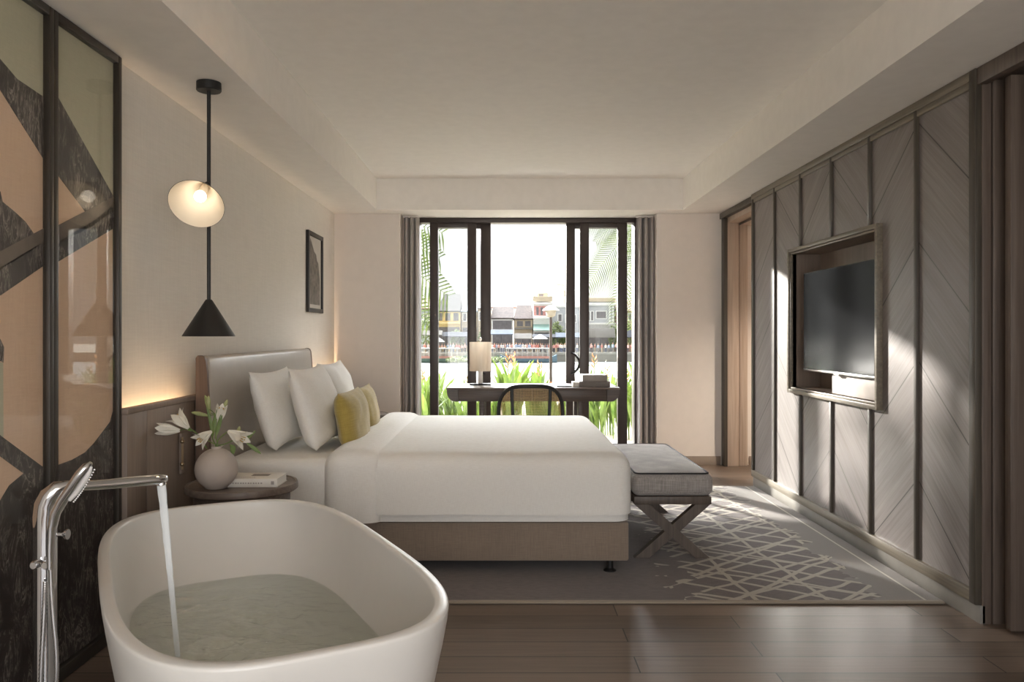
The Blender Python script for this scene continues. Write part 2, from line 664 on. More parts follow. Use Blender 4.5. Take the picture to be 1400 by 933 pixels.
hole = (NY0, NY1, NZ0, NZ1)
signs = [(1, 3.919, 1.711), (-1, 3.919, 1.711), (1, 4.419, 1.291), (-1, 4.942, 1.730), (1, 5.457, 1.298), (-1, 5.457, 1.298)]
for i in range(6):
    b = B()
    for (y0, y1, z0, z1) in minus(PY[i], PY[i + 1], zp0, zp1, hole):
        b.box(XR, XR + .02, y0, y1, z0, z1)
    b.done('veneer_panel', veneer(i, *signs[i]), wr)
for i, y in enumerate(PY):
    w = .026
    if i in (0, 6): continue
    b = B()
    for (y0, y1, z0, z1) in minus(y - w / 2, y + w / 2, zp0, zp1, (NY0 - .04, NY1 + .04, NZ0 - .04, NZ1 + .04)):
        b.box(XR - .016, XR + .01, y0, y1, z0, z1, .003)
    b.done('batten', MAT['batten'], wr)
b = B()
b.box(XR - .02, XR + .02, 3.42, 6.51, 2.355, 2.398, .003)
b.box(XR - .012, XR + .02, 3.42, 6.51, 2.325, 2.356, .003)
b.done('top_rail', MAT['veneer_dy'], wr)
b = B()
b.box(XR - .02, XR + .02, 3.42, 6.51, .082, .135, .003)
b.done('bottom_rail', MAT['veneer_dy'], wr)
b = B()
b.box(XR - .022, XR + .02, 3.405, 3.453, .08, 2.398, .003)
b.box(XR - .018, XR + .02, 6.475, 6.512, .08, 2.398, .003)
b.done('end_post', MAT['batten'], wr)
# niche lining and frame
b = B()
b.box(XR - .005, XR + .22, NY0 - .02, NY0, NZ0 - .02, NZ1 + .02)
b.box(XR - .005, XR + .22, NY1, NY1 + .02, NZ0 - .02, NZ1 + .02)
b.box(XR - .005, XR + .22, NY0, NY1, NZ0 - .02, NZ0)
b.box(XR - .005, XR + .22, NY0, NY1, NZ1, NZ1 + .02)
b.box(XR + .19, XR + .215, NY0, NY1, NZ0, NZ1)
b.done('niche_lining', MAT['wains'], wr)
b = B()
fy0, fy1, fz0, fz1 = 4.283, 5.645, .835, 1.853
for (d, t0, t1) in ((.034, 0, .026), (.022, .026, .040)):
    b.box(XR - d, XR + .01, fy0 + t0, fy0 + t1, fz0 + t0, fz1 - t0, .003)
    b.box(XR - d, XR + .01, fy1 - t1, fy1 - t0, fz0 + t0, fz1 - t0, .003)
    b.box(XR - d, XR + .01, fy0 + t1, fy1 - t1, fz0 + t0, fz0 + t1, .003)
    b.box(XR - d, XR + .01, fy0 + t1, fy1 - t1, fz1 - t1, fz1 - t0, .003)
b.done('niche_frame', MAT['veneer_dy'], wr)

b = B()
b.box(XR - .004, XR + .02, 3.40, 6.51, 0, .08, .002)
struct(b, 'baseboard_right', MAT['base_metal'])
b = B()
b.box(1.455, 2.06, YF - .014, YF, 0, .085, .003)
b.box(2.33, XE, YF - .014, YF, 0, .085, .003)
struct(b, 'baseboard_far', MAT['base_trim'])

# passage opening beyond the panelling (pale oak reveal) and its casing
d1 = empty('door_1', (2.07, 7.0, 0), kind='structure')
b = B()
b.box(2.10, 2.215, 7.46, YF - .001, 0, 2.33, .003)
b.box(2.222, 2.298, 7.47, YF - .001, 0, 2.33, .003)
b.done('door_jamb', MAT['jamb'], d1)
b = B()
b.box(2.068, 2.1, 7.44, YF - .001, 0, 2.345, .003)
b.box(2.05, 2.1, 6.51, YF - .001, 2.345, 2.398, .003)
b.done('door_casing', MAT['batten'], d1)
b = B()
b.box(2.1, 2.215, 6.51, YF, 2.30, 2.40)
b.box(2.225, 2.35, 6.51, YF, 2.285, 2.40)
b.done('door_head', MAT['jamb'], d1)
b = B()
b.box(2.215, 2.225, 6.51, YF - .02, 2.28, 2.40)
b.done('shadow_gap', MAT['batten'], d1)

# doorway by the camera on the right: stepped casing and the open leaf
d2 = empty('door_2', (2.1, 3.3, 0), kind='structure')
b = B()
b.box(XR + .005, XR + .045, 3.40, 3.44, 0, 2.36, .003)
b.box(XR + .045, XR + .052, 3.415, 3.44, 0, 2.36)
b.box(XR + .052, XR + .33, 3.40, 3.44, 0, 2.36, .003)
b.done('door_jamb', MAT['casing'], d2)
b = B()
b.box(XR - .015, XR + .03, 1.9, 3.405, 2.325, 2.398, .003)
b.box(XR + .03, XR + .33, 1.9, 3.405, 2.345, 2.398)
b.done('door_head', MAT['casing'], d2)
lf = B()
lf.box(2.105, 2.165, 3.285, 3.325, .012, 2.33, .003)
lf.box(2.165, 2.95, 3.289, 3.321, .012, 2.33, .002)
lf = lf.done('door_leaf', MAT['casing'], d2)
b = B()
b.box(XR + .002, XR + .3, YB, 1.9, 0, ZC)
struct(b, 'wall_right_rear', MAT['wall'])
b = B()
b.box(2.36, XE, 3.36, 3.44, 0, ZC)
struct(b, 'wall_passage', MAT['wall'])

# wainscot on the bed wall with a lit gap behind it
t1 = empty('trim_1', (-1.566, 5.4, 0), kind='structure')
ys = [3.275, 3.46, 4.0, 5.07, 6.14, 6.85, 7.538]
for a, c in zip(ys, ys[1:]):
    q = B()
    q.box(-1.60, -1.566, a + .0015, c - .0015, 0, .915, .0015)
    q.done('wainscot_panel', MAT['wains'], t1)
q = B()
q.box(-1.604, -1.562, 3.275, 7.538, .915, .94, .004)
q.done('wainscot_cap', MAT['wains'], t1)
q = B()
q.box(-1.626, -1.602, 3.28, 7.53, .80, .806)
q.done('light_shelf', MAT['wains'], t1)

# ---- window wall: fixed frame, four sashes standing open left and right of the gap
w1 = empty('window_1', (.22, 7.85, 0), kind='structure')
b = B()
b.box(wx0, wx1, 7.80, 7.97, 2.353, 2.399, .003)
b.box(wx0, wx0 + .022, 7.80, 7.97, .02, 2.36, .002)
b.box(wx1 - .03, wx1, 7.80, 7.97, .02, 2.36, .002)
b.box(wx0, wx1, 7.80, 7.97, 0, .02, .003)
b.done('window_frame', MAT['alu'], w1)


def sash(x0, x1, y, l, r):
    q = B()
    q.box(x0, x0 + l, y - .022, y + .022, .02, 2.353, .003)
    q.box(x1 - r, x1, y - .022, y + .022, .02, 2.353, .003)
    q.box(x0 + l, x1 - r, y - .02, y + .02, 2.305, 2.353, .003)
    q.box(x0 + l, x1 - r, y - .02, y + .02, .02, .09, .003)
    s = q.done('sash', MAT['alu'], w1)
    p = B()
    p.box(x0 + l - .005, x1 - r + .005, y - .003, y + .003, .085, 2.31)
    p.done('pane', MAT['glass'], s)
    return s


sash(-.742, -.282, 7.845, .082, .088)
s2 = sash(-.735, -.139, 7.905, .075, .102)
sash(.745, 1.214, 7.845, .09, .094)
s4 = sash(.613, 1.205, 7.905, .088, .08)
# bow handles
for s, x, sg in ((s4, .66, 1), (s2, -.19, -1)):
    q = B()
    pts = []
    for i in range(15):
        a = i / 14
        pts.append((x + sg * .085 * math.sin(pi * a) ** .6 + sg * .0, 7.868, .855 + .21 * a))
    q.tube(pts, .017, 10, flat=(1.0, .7))
    q.done('pull_handle', MAT['blackm'], s)
    for z in (.862, 1.058):
        q = B()
        q.ball((x + sg * .008, 7.872, z), .009, 10)
        q.done('fixing_screw', MAT['chrome'], s)

# ---- lamps that light the room
def area(name, loc, rot, sx, sy, energy, color=(1, 1, 1), portal=False, spread=None):
    d = bpy.data.lights.new(name, 'AREA')
    d.shape = 'RECTANGLE'
    d.size, d.size_y = sx, sy
    d.energy = energy
    d.color = color
    if spread: d.spread = spread
    if portal: d.cycles.is_portal = True
    o = bpy.data.objects.new(name, d)
    col.objects.link(o)
    o.location = loc
    o.rotation_euler = rot
    return o


area('window_portal', (.225, 8.0, 1.2), (-pi / 2, 0, 0), 2.17, 2.36, 0, portal=True)
area('added_window_portal', (.3, YB - .15, 1.24), (pi / 2, 0, 0), 3.3, 2.24, 0, portal=True)
area('rear_fill_light', (.3, YB - .12, 1.24), (pi / 2, 0, 0), 3.2, 2.2, 48, (.97, .98, 1))  # added lamp behind the camera, fills the room from the rear
# warm strips behind the wainscot, shining up the wall
LEDC = (1, .66, .36)
area('cove_strip', (-1.608, 3.63, .82), (0, math.radians(140), 0), .02, .68, 2.6, LEDC)
area('cove_strip', (-1.608, 6.84, .82), (0, math.radians(140), 0), .02, 1.36, 3.6, LEDC)

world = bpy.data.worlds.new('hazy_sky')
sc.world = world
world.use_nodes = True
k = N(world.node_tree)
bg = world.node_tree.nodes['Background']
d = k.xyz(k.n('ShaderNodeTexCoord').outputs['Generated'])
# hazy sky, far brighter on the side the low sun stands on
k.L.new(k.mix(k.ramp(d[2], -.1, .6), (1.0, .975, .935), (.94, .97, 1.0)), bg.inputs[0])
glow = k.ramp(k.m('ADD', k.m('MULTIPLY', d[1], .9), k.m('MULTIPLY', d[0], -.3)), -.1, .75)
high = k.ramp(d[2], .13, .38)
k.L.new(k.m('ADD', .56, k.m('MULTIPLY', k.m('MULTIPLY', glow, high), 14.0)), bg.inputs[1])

sun = bpy.data.lights.new('sun', 'SUN')
sun.energy = 8.0
sun.angle = math.radians(1.5)
sun.color = (1, .95, .87)
so = bpy.data.objects.new('sun', sun)
col.objects.link(so)
so.rotation_euler = Vector((.52, -1, -.30)).to_track_quat('-Z', 'Y').to_euler()

# added downlights out of view: glints on the bath water, fill in the passage
def downlight(x, y, z, energy, where, cone=2.3, big=1.0):
    o = empty('added_downlight', (x, y, z), 'added unseen ceiling downlight ' + where, 'downlight')
    q = B()
    q.lathe([(.055 * big, 0), (.055 * big, -.006), (.042 * big, -.006), (.040 * big, .0)], 24, (x, y, z), cap=False)
    q.done('trim_ring', MAT['ceil'], o)
    q = B()
    q.lathe([(.04 * big, -.002), (.001, -.002)], 24, (x, y, z))
    q.done('diffuser', emit('added_downlight_glow', (1, .86, .68), 6), o)
    l = bpy.data.lights.new('added_downlight_lamp', 'SPOT')
    l.energy = energy
    l.spot_size = cone
    l.spot_blend = .7
    l.shadow_soft_size = .04 * big
    l.color = (1, .86, .7)
    lo = bpy.data.objects.new('added_downlight_lamp', l)
    col.objects.link(lo)
    lo.parent = o
    lo.location = (0, 0, -.03)
    return o


downlight(-.5, 3.25, ZT, 9, 'above the bathtub', .9)
downlight(3.0, 6.0, ZC, 110, 'in the passage behind the panelled wall')
# ================================================================ FURNITURE
from mathutils import noise as mnoise


def stops(a, b, r, n_in, n_r=5):
    """coordinates from a to b, dense over the first and last r"""
    r = min(r, (b - a) * .49)
    l = [a + r * (1 - math.cos(pi / 2 * i / n_r)) for i in range(n_r)]
    m = [a + r + (b - a - 2 * r) * i / n_in for i in range(n_in + 1)]
    e = [b - r * (1 - math.cos(pi / 2 * i / n_r)) for i in range(n_r - 1, -1, -1)]
    return l + m + e


def soft_box(b, x0, x1, y0, y1, z0, z1, r, open_bottom=False, nx=12, ny=12, nz=4, disp=None, rx=None):
    """a box with rounded edges, dense enough to be rumpled by disp(p)"""
    xs, ys = stops(x0, x1, r, nx), stops(y0, y1, r, ny)
    zs = stops(z0, z1, r, nz)
    if open_bottom:
        zs = [z0 + (z1 - r - z0) * i / nz for i in range(nz)] + [z for z in zs if z > z1 - r - 1e-6]
    vm = {}

    def V(i, j, k):
        key = (i, j, k)
        if key not in vm:
            p = Vector((xs[i], ys[j], zs[k]))
            q = Vector((min(max(p.x, x0 + r), x1 - r), min(max(p.y, y0 + r), y1 - r),
                        min(p.z, z1 - r) if open_bottom else min(max(p.z, z0 + r), z1 - r)))
            d = p - q
            if d.length > 1e-7: p = q + d.normalized() * r
            if disp: p = p + disp(p)
            vm[key] = b.bm.verts.new(p)
        return vm[key]
    I, J, K = len(xs) - 1, len(ys) - 1, len(zs) - 1
    for i in range(I):
        for j in range(J):
            b._f([V(i, j, K), V(i + 1, j, K), V(i + 1, j + 1, K), V(i, j + 1, K)])
            if not open_bottom:
                b._f([V(i, j, 0), V(i, j + 1, 0), V(i + 1, j + 1, 0), V(i + 1, j, 0)])
    for k in range(K):
        for i in range(I):
            b._f([V(i, 0, k), V(i + 1, 0, k), V(i + 1, 0, k + 1), V(i, 0, k + 1)])
            b._f([V(i + 1, J, k), V(i, J, k), V(i, J, k + 1), V(i + 1, J, k + 1)])
        for j in range(J):
            b._f([V(0, j + 1, k), V(0, j, k), V(0, j, k + 1), V(0, j + 1, k + 1)])
            b._f([V(I, j, k), V(I, j + 1, k), V(I, j + 1, k + 1), V(I, j, k + 1)])
    return b


# ---------------------------------------------------------------- rug
b = B()
soft_box(b, -.95, 2.036, 3.65, 6.43, .0005, .0135, .006, nx=20, ny=20, nz=1)
rug = b.done('rug', MAT['rug'], angle=60)
tag(rug, 'large dark grey wool rug with a pale lattice pattern, under the bed and bench', 'rug')
RZ = .0135

# ---------------------------------------------------------------- bed
bed = empty('bed', (-.4, 5.04, 0), 'king size bed with taupe leather headboard and taupe upholstered base', 'bed')
b = B()
b.box(-1.47, .64, 4.07, 6.01, .078, .28, .012)
b.done('base', MAT['basecloth'], bed)
b = B()
soft_box(b, -1.475, .625, 4.078, 6.002, .282, .602, .06, nx=14, ny=12)
b.done('mattress', MAT['linen'], bed)
for x in (.55, -1.2):
    for y in (4.13, 5.94):
        b = B()
        b.lathe([(.018, .085), (.018, .03), (.022, .026), (.03, .022), (.034, .017), (.034, RZ + .0005)], 24, (x, y, 0))
        b.done('leg', MAT['blackm'], bed)
# headboard: leather cushion with a curved front between walnut cheeks
prof = [(-1.558, 0.0), (-1.558, 1.128), (-1.548, 1.14), (-1.528, 1.14), (-1.512, 1.133), (-1.503, 1.115), (-1.497, 1.06), (-1.488, .9), (-1.482, .6), (-1.482, 0.0)]
b = B()
yy = [4.006, 4.012, 4.03] + [4.03 + (6.11 - 4.03) * i / 10 for i in range(1, 10)] + [6.11, 6.128, 6.134]
rings = []
for i, y in enumerate(yy):
    e = min(y - 4.006, 6.134 - y)
    s = .010 if e < .003 else (.004 if e < .012 else 0)
    rings.append([(x + (-s if x > -1.54 else 0), y, z - (s if z > 1 else 0)) for x, z in prof])
b.loft(rings)
hb = b.done('headboard', MAT['leather'], bed, angle=50)
for y0, y1 in ((3.98, 4.005), (6.135, 6.16)):
    b = B()
    b.prism([(x + (-.004 if x > -1.53 else 0), y0, z + (.002 if z > 1.13 else 0)) for x, z in prof], (0, y1 - y0, 0))
    b.done('headboard_cheek', MAT['walnut'], hb, bevel=.002)

# ---------------------------------------------------------------- duvet with a turned down fold
def rumple(amp, sc_, seed):
    def f(p):
        n = mnoise.noise(Vector((p.x * sc_ + seed, p.y * sc_, p.z * sc_ * .6)))
        m_ = mnoise.noise(Vector((p.x * sc_ * 2.7, p.y * sc_ * 2.7 + seed, p.z * 2)))
        return Vector((0, n * amp * .5, n * amp + m_ * amp * .3))
    return f


duv = empty('duvet', (-.1, 5.04, .6), 'smooth white duvet covering the lower two thirds of the bed', 'duvet')
b = B()
soft_box(b, -.9, .658, 4.028, 6.052, .325, .638, .095, True, 26, 30, 4, rumple(.006, 2.3, 3))
b.done('duvet_cover', MAT['linen'], duv, angle=80, sub=1)
b = B()
soft_box(b, -.89, .646, 4.05, 6.03, .287, .615, .085, True, 16, 20, 3)
b.done('under_sheet', MAT['linen'], duv, angle=80)
b = B()
soft_box(b, -.935, -.618, 4.006, 6.074, .288, .660, .1, True, 8, 30, 4, rumple(.006, 2.3, 3))
b.done('turned_down_fold', MAT['linen'], duv, angle=80, sub=1)


# ---------------------------------------------------------------- pillows
def pillow_mesh(w, h, t, seed, pinch=.07, n=26):
    b = B()
    vm = {}

    def V(i, j, s):
        edge = i in (0, n) or j in (0, n)
        key = (i, j, 0 if edge else s)
        if key not in vm:
            u, v = -1 + 2 * i / n, -1 + 2 * j / n
            u = math.copysign(abs(u) ** .8, u)
            v = math.copysign(abs(v) ** .8, v)
            x = w / 2 * u * (1 - pinch * (1 - v * v) * u * u) * (1 - .17 * max(0, -v) ** 6)
            z = h / 2 * v * (1 - pinch * (1 - u * u) * v * v)
            th = t / 2 * (max(0, (1 - abs(u) ** 2.6) * (1 - abs(v) ** (2.6 if v > 0 else 6)))) ** .58
            nn = mnoise.noise(Vector((x * 7 + seed, z * 7, s * 3))) * .010 + mnoise.noise(Vector((x * 16 + seed, z * 16, s))) * .004
            k_ = min(1, th / (t * .2))
            vm[key] = b.bm.verts.new((x, s * (th + nn * k_), z))
        return vm[key]
    for s in (-1, 1):
        for i in range(n):
            for j in range(n):
                b._f([V(i, j, s), V(i + 1, j, s), V(i + 1, j + 1, s), V(i, j + 1, s)])
    return b


def pillow(name, w, h, t, seed, loc, yaw, lean, mat, label, cat, group, roll=0, pinch=.07):
    """built upright facing -Y/+Y; lean tips it back; yaw turns it about the vertical; loc is the middle of the bottom edge"""
    o = pillow_mesh(w, h, t, seed, pinch).done(name, mat, angle=89)
    for v in o.data.vertices: v.co.z += h / 2
    o.location = loc
    o.rotation_euler = (Euler((0, 0, yaw)).to_matrix() @ Euler((lean, 0, 0)).to_matrix() @ Euler((0, roll, 0)).to_matrix()).to_euler()
    tag(o, label, cat, group)
    return o


# face turned to +X: yaw +90 deg maps local X to +Y
Y90 = pi / 2
pillow('pillow', .74, .45, .18, 1, (-1.24, 4.60, .616), Y90, math.radians(-17), MAT['linen'],
       'white pillow leaning on the headboard at the nightstand end of the bed', 'pillow', 'white bed pillows', pinch=.085)
pillow('pillow', .76, .47, .18, 5, (-1.02, 4.60, .616), Y90, math.radians(-17), MAT['linen'],
       'white pillow standing foremost, directly behind the larger mustard cushion', 'pillow', 'white bed pillows', pinch=.085)
pillow('pillow', .76, .46, .18, 9, (-1.11, 5.56, .616), Y90, math.radians(-16), MAT['linen'],
       'white pillow on the window side of the bed, mostly hidden behind two others', 'pillow', 'white bed pillows', pinch=.085)
pillow('cushion', .62, .32, .15, 13, (-.87, 4.65, .606), Y90, math.radians(-9), MAT['mustard'],
       'mustard yellow cushion nearer the bathtub, fully visible on the bed', 'cushion', 'mustard cushions', pinch=.06)
pillow('cushion', .54, .305, .14, 17, (-.90, 5.25, .606), Y90, math.radians(-9), MAT['mustard'],
       'mustard yellow cushion nearer the window, half hidden behind the other cushion', 'cushion', 'mustard cushions', pinch=.06)

# ---------------------------------------------------------------- bench at the foot of the bed
bench = empty('bench', (.925, 4.935, 0), 'grey upholstered bench on crossed dark wooden legs at the bed foot', 'bench')
BX0, BX1, BY0, BY1 = .70, 1.15, 4.33, 5.54
b = B()
soft_box(b, BX0, BX1, BY0, BY1, .356, .482, .045, nx=8, ny=14, disp=lambda p: Vector((0, 0, .012 * max(0, 1 - ((p.x - .925) / .225) ** 2) * max(0, 1 - ((p.y - 4.935) / .6) ** 4) if p.z > .45 else 0)))
cu = b.done('cushion', MAT['benchcloth'], bench, angle=80)
b = B()
pts = []
for cx, cy_, a0 in ((BX1 - .055, BY1 - .055, 0), (BX0 + .055, BY1 - .055, 90), (BX0 + .055, BY0 + .055, 180), (BX1 - .055, BY0 + .055, 270)):
    for i in range(7):
        a = math.radians(a0 + 15 * i)
        pts.append((cx + .033 * math.cos(a), cy_ + .033 * math.sin(a), .4805))
pts.append(pts[0])
b.tube(pts, .0045, 8)
b.done('piping', MAT['piping'], cu)
b = B()
b.box(BX0 + .012, BX1 - .012, BY0 + .015, BY1 - .015, .312, .355, .003)
b.done('seat_frame', MAT['bench_w'], bench)
for y in (BY0 + .02, BY1 - .07):
    for s in (1, -1):
        c = .925
        b = B()
        d = .168
        w = .042
        x0, x1 = c - s * d, c + s * d
        yo = y + (.002 if s > 0 else .003)
        b.prism([(x0 - w, yo, .311), (x0 + w, yo, .311), (x1 + w * .95, yo, RZ), (x1 - w * 1.05, yo, RZ)], (0, .045, 0))
        b.done('leg', MAT['bench_w'], bench, bevel=.002)

# ---------------------------------------------------------------- nightstands
def nightstand(x, y, label):
    o = empty('nightstand', (x, y, 0), label, 'nightstand', 'round bedside tables')
    q = B()
    q.lathe([(.2, .528), (.243, .528), (.25, .534), (.25, .556), (.247, .562), (.236, .563), (.233, .560), (.001, .560)], 64, (x, y, 0))
    q.done('table_top', MAT['table_w'], o)
    q = B()
    q.lathe([(.205, .001), (.208, .008), (.214, .30), (.214, .527)], 48, (x, y, 0))
    q.done('drum_base', MAT['table_w'], o)
    return o


NX, NY = -1.215, 3.66
nightstand(NX, NY, 'round dark oak nightstand beside the bathtub, holding the vase and a book')
nightstand(-1.25, 6.83, 'round dark oak nightstand on the window side of the bed')
TZ = .5605

# vase
vx, vy, vr = -1.29, 3.535, .0925
b = B()
prof = [(.042, 0), (.046, .002)]
for i in range(1, 17):
    a = -1.08 + (1.335 + 1.08) * i / 16
    prof.append((vr * math.cos(a), .087 + vr * math.sin(a)))
prof += [(.024, .1835), (.022, .187), (.019, .187), (.018, .178), (.05, .16), (.085, .11), (.08, .06), (.03, .012), (.001, .011)]
b.lathe(prof, 48, (vx, vy, TZ))
vase = b.done('vase', MAT['vase'], angle=60)
tag(vase, 'round taupe ceramic vase with a small mouth, holding white lilies on the nightstand', 'vase')

# book on the nightstand
bk = empty('book', (-1.14, 3.63, TZ), 'thick pale hardback book lying flat beside the vase on the nightstand', 'book')
x0, x1, y0, y1 = -1.275, -1.022, 3.548, 3.715
b = B()
b.box(x0 + .004, x1 - .004, y0 + .004, y1 - .004, TZ + .0035, TZ + .0345)
b.done('pages', MAT['paper'], bk)
b = B()
b.box(x0, x1, y0, y1, TZ + .0005, TZ + .003, .001)
b.box(x0, x1, y0, y1, TZ + .035, TZ + .038, .001)
b.box(x0, x1, y0, y0 + .003, TZ + .001, TZ + .037, .001)
cv = b.done('cover', plain('pale_cover', srgb(206, 201, 192), .55), bk)
b = B()
b.box(-1.165, -1.085, 3.625, 3.675, TZ + .038, TZ + .0384)
b.done('cover_picture', MAT['bookdark'], cv)
b = B()
for i in range(13):
    w_ = .004 + .004 * R.random()
    b.box(-1.235 + .0115 * i, -1.235 + .0115 * i + w_ + .002, y0 - .0004, y0, TZ + .016, TZ + .022)
b.done('spine_lettering', MAT['inkpale'], cv)
b = B()
for i in range(9):
    b.box(-1.22 + .010 * i, -1.213 + .010 * i, 3.585, 3.592, TZ + .038, TZ + .0384)
b.done('cover_lettering', MAT['inkpale'], cv)
b = B()
b.box(-1.050, -1.036, y0 - .0004, y0, TZ + .013, TZ + .028)
b.done('spine_mark', MAT['inkpale'], cv)

# reading-light plate on the wainscot
rp = empty('wall_mount_reading_lamp', (-1.56, 3.83, .67), 'slim folded wall reading lamp with brass pins on the wainscot behind the vase', 'reading lamp')
b = B()
b.box(-1.5655, -1.552, 3.795, 3.868, .575, .773, .004)
b.done('back_plate', MAT['wains'], rp)
b = B()
b.tube([(-1.547, 3.79, .60), (-1.547, 3.79, .755)], .006, 10)
b.done('folded_arm', MAT['brass'], rp)
for z in (.625, .735):
    b = B()
    b.ball((-1.547, 3.79, z), .011, 12)
    b.done('pin', MAT['brass'], rp)

# ---------------------------------------------------------------- lilies
def strip(b, ctr, wid, side, fold=0.0, up=None):
    """leaf or petal: ctr points, half widths, side vectors; three vertices across, folded"""
    rows = []
    for i, p in enumerate(ctr):
        p = Vector(p)
        sd = Vector(side[i] if isinstance(side, list) else side)
        t = (Vector(ctr[min(i + 1, len(ctr) - 1)]) - Vector(ctr[max(0, i - 1)])).normalized()
        nn = t.cross(sd).normalized()
        w = wid[i]
        rows.append([b.bm.verts.new(p - sd * w + nn * fold * w), b.bm.verts.new(p), b.bm.verts.new(p + sd * w + nn * fold * w)])
    for a, c in zip(rows, rows[1:]):
        for i in range(2):
            b._f([a[i], a[i + 1], c[i + 1], c[i]])


def flower(b, base, axis, L, openness, M6=6):
    axis = Vector(axis).normalized()
    e1 = axis.orthogonal().normalized()
    e2 = axis.cross(e1)
    for k_ in range(M6):
        a = 2 * pi * k_ / M6
        rd = e1 * math.cos(a) + e2 * math.sin(a)
        tg = -e1 * math.sin(a) + e2 * math.cos(a)
        ctr, wid = [], []
        for i in range(9):
            s = i / 8
            r = L * (.05 + .12 * s + openness * .42 * s ** 3.2)
            z = L * (s - openness * .22 * max(0, s - .72) ** 1.2 * 3)
            ctr.append(Vector(base) + axis * z + rd * r)
            wid.append(L * (.035 + .15 * math.sin(pi * min(1, s * .93 + .02)) ** 1.3) if s < 1 else .0008)
        strip(b, ctr, wid, tg, -.25)


def curve3(p0, p1, p2, n=8):
    p0, p1, p2 = Vector(p0), Vector(p1), Vector(p2)
    return [(1 - t) ** 2 * p0 + 2 * t * (1 - t) * p1 + t * t * p2 for t in [i / n for i in range(n + 1)]]


mouth = Vector((vx, vy, TZ + .16))
mtop = Vector((vx, vy, TZ + .195))


def lily(label, tip, ctl, items, leaves):
    """tip/ctl of the stem; items: (kind, from, axis, length, openness)"""
    o = empty('lily', mouth, label, 'lily', 'lilies in the vase')
    q = B()
    off = Vector(((R.random() - .5) * .014, (R.random() - .5) * .014, 0))
    pts = [mouth + off * .5 + Vector((0, 0, -.10)), mouth + off] + curve3(mtop + off, ctl, tip, 8)
    q.tube(pts, .0026, 8)
    st = q.done('stem', MAT['stem'], o)
    for kd, bs_, ax, L, op in items:
        bs_ = Vector(bs_)
        if (bs_ - Vector(tip)).length > .004:
            q = B()
            q.tube(curve3(Vector(tip) * .75 + mtop * .25, Vector(tip) + Vector((0, 0, .005)), bs_, 5), .002, 6)
            q.done('stalk', MAT['stem'], o)
        q = B()
        ax = Vector(ax).normalized()
        if kd == 'flower':
            flower(q, bs_, ax, L, op)
            fl = q.done('flower', MAT['petal'], o, angle=80)
            q = B()
            e1 = ax.orthogonal().normalized()
            e2 = ax.cross(e1)
            for k_ in range(6):
                a = k_ * pi / 3
                rd = (e1 * math.cos(a) + e2 * math.sin(a)) * .11 * L
                q.tube([bs_ + ax * L * .2, bs_ + ax * L * .75 + rd], .0009, 5)
                q.ball(bs_ + ax * L * .78 + rd, .0026, 6)
            q.done('stamen', MAT['anther'], fl)
        else:
            q.tube([bs_, bs_ + ax * L * .25, bs_ + ax * L * .6, bs_ + ax * L * .9, bs_ + ax * L], [.003, .0075, .010, .006, .001], 10)
            q.done('bud', MAT['bud'], o)
    for bs_, ctl_, tp, w in leaves:
        q = B()
        cc = curve3(bs_, ctl_, tp, 7)
        sd = (Vector(tp) - Vector(bs_)).cross(Vector((0.2, -1, .2))).normalized()
        strip(q, cc, [w * max(.06, math.sin(pi * (i + .4) / 7.6)) for i in range(8)], sd, .35)
        q.done('leaf', MAT['stem'], o, angle=80)
    return o


def V3(u, v, dy=0.0):
    return at(u, v, vy + dy)


lily('white lily bending towards the wall, one open flower above a closing one', V3(258, 585, -.01), V3(286, 606, -.01),
     [('flower', V3(258, 586, -.01), V3(232, 560) - V3(258, 586), .1, .75),
      ('flower', V3(246, 589, .02), V3(208, 586, .0) - V3(246, 589, .02), .105, .2)],
     [(V3(262, 590), V3(254, 586), V3(246, 580, .02), .006)])
lily('white lily low at the vase mouth, its open flower facing the bathtub', V3(288, 592, -.05), V3(292, 606, -.02),
     [('flower', V3(289, 590, -.06), V3(268, 606, -.12) - V3(289, 590, -.06), .088, .8)],
     [(V3(284, 615, -.02), V3(280, 610, -.03), V3(276, 604, -.05), .004)])
lily('tallest lily, upright with green buds and one half open flower', V3(296, 566, .03), V3(293, 600, .01),
     [('flower', V3(299, 578, .02), V3(304, 552, .0) - V3(299, 578, .02), .088, .28),
      ('bud', V3(288, 566, .02), V3(281, 543) - V3(288, 566), .088, 0),
      ('bud', V3(286, 569, .02), V3(262, 564) - V3(286, 569), .082, 0),
      ('bud', V3(303, 566, .05), V3(311, 546) - V3(303, 566), .07, 0),
      ('bud', V3(286, 560, .0), V3(285, 545) - V3(286, 560), .06, 0)],
     [(V3(291, 600), V3(290, 580), V3(282, 556), .008), (V3(294, 600), V3(300, 580), V3(304, 562), .009),
      (V3(292, 596), V3(293, 575), V3(296, 560), .009)])
lily('white lily arching towards the pillows, open flower facing the bed', V3(312, 590, .0), V3(297, 600, .0),
     [('flower', V3(312, 590, .0), V3(343, 607, -.03) - V3(312, 590, .0), .108, .7)],
     [(V3(334, 600, .03), V3(345, 594, .03), V3(350, 589, .04), .006)])
lily('budding lily lowest on the pillow side, with pointed green leaves', V3(324, 599, .05), V3(304, 612, .03),
     [('bud', V3(325, 598, .05), V3(327, 586) - V3(325, 598), .05, 0),
      ('bud', V3(335, 603, .05), V3(343, 595) - V3(335, 603), .05, 0)],
     [(V3(336, 605, .03), V3(350, 615, .03), V3(357, 621, .04), .009), (V3(314, 608, .04), V3(322, 610, .05), V3(316, 627, .05), .012)])

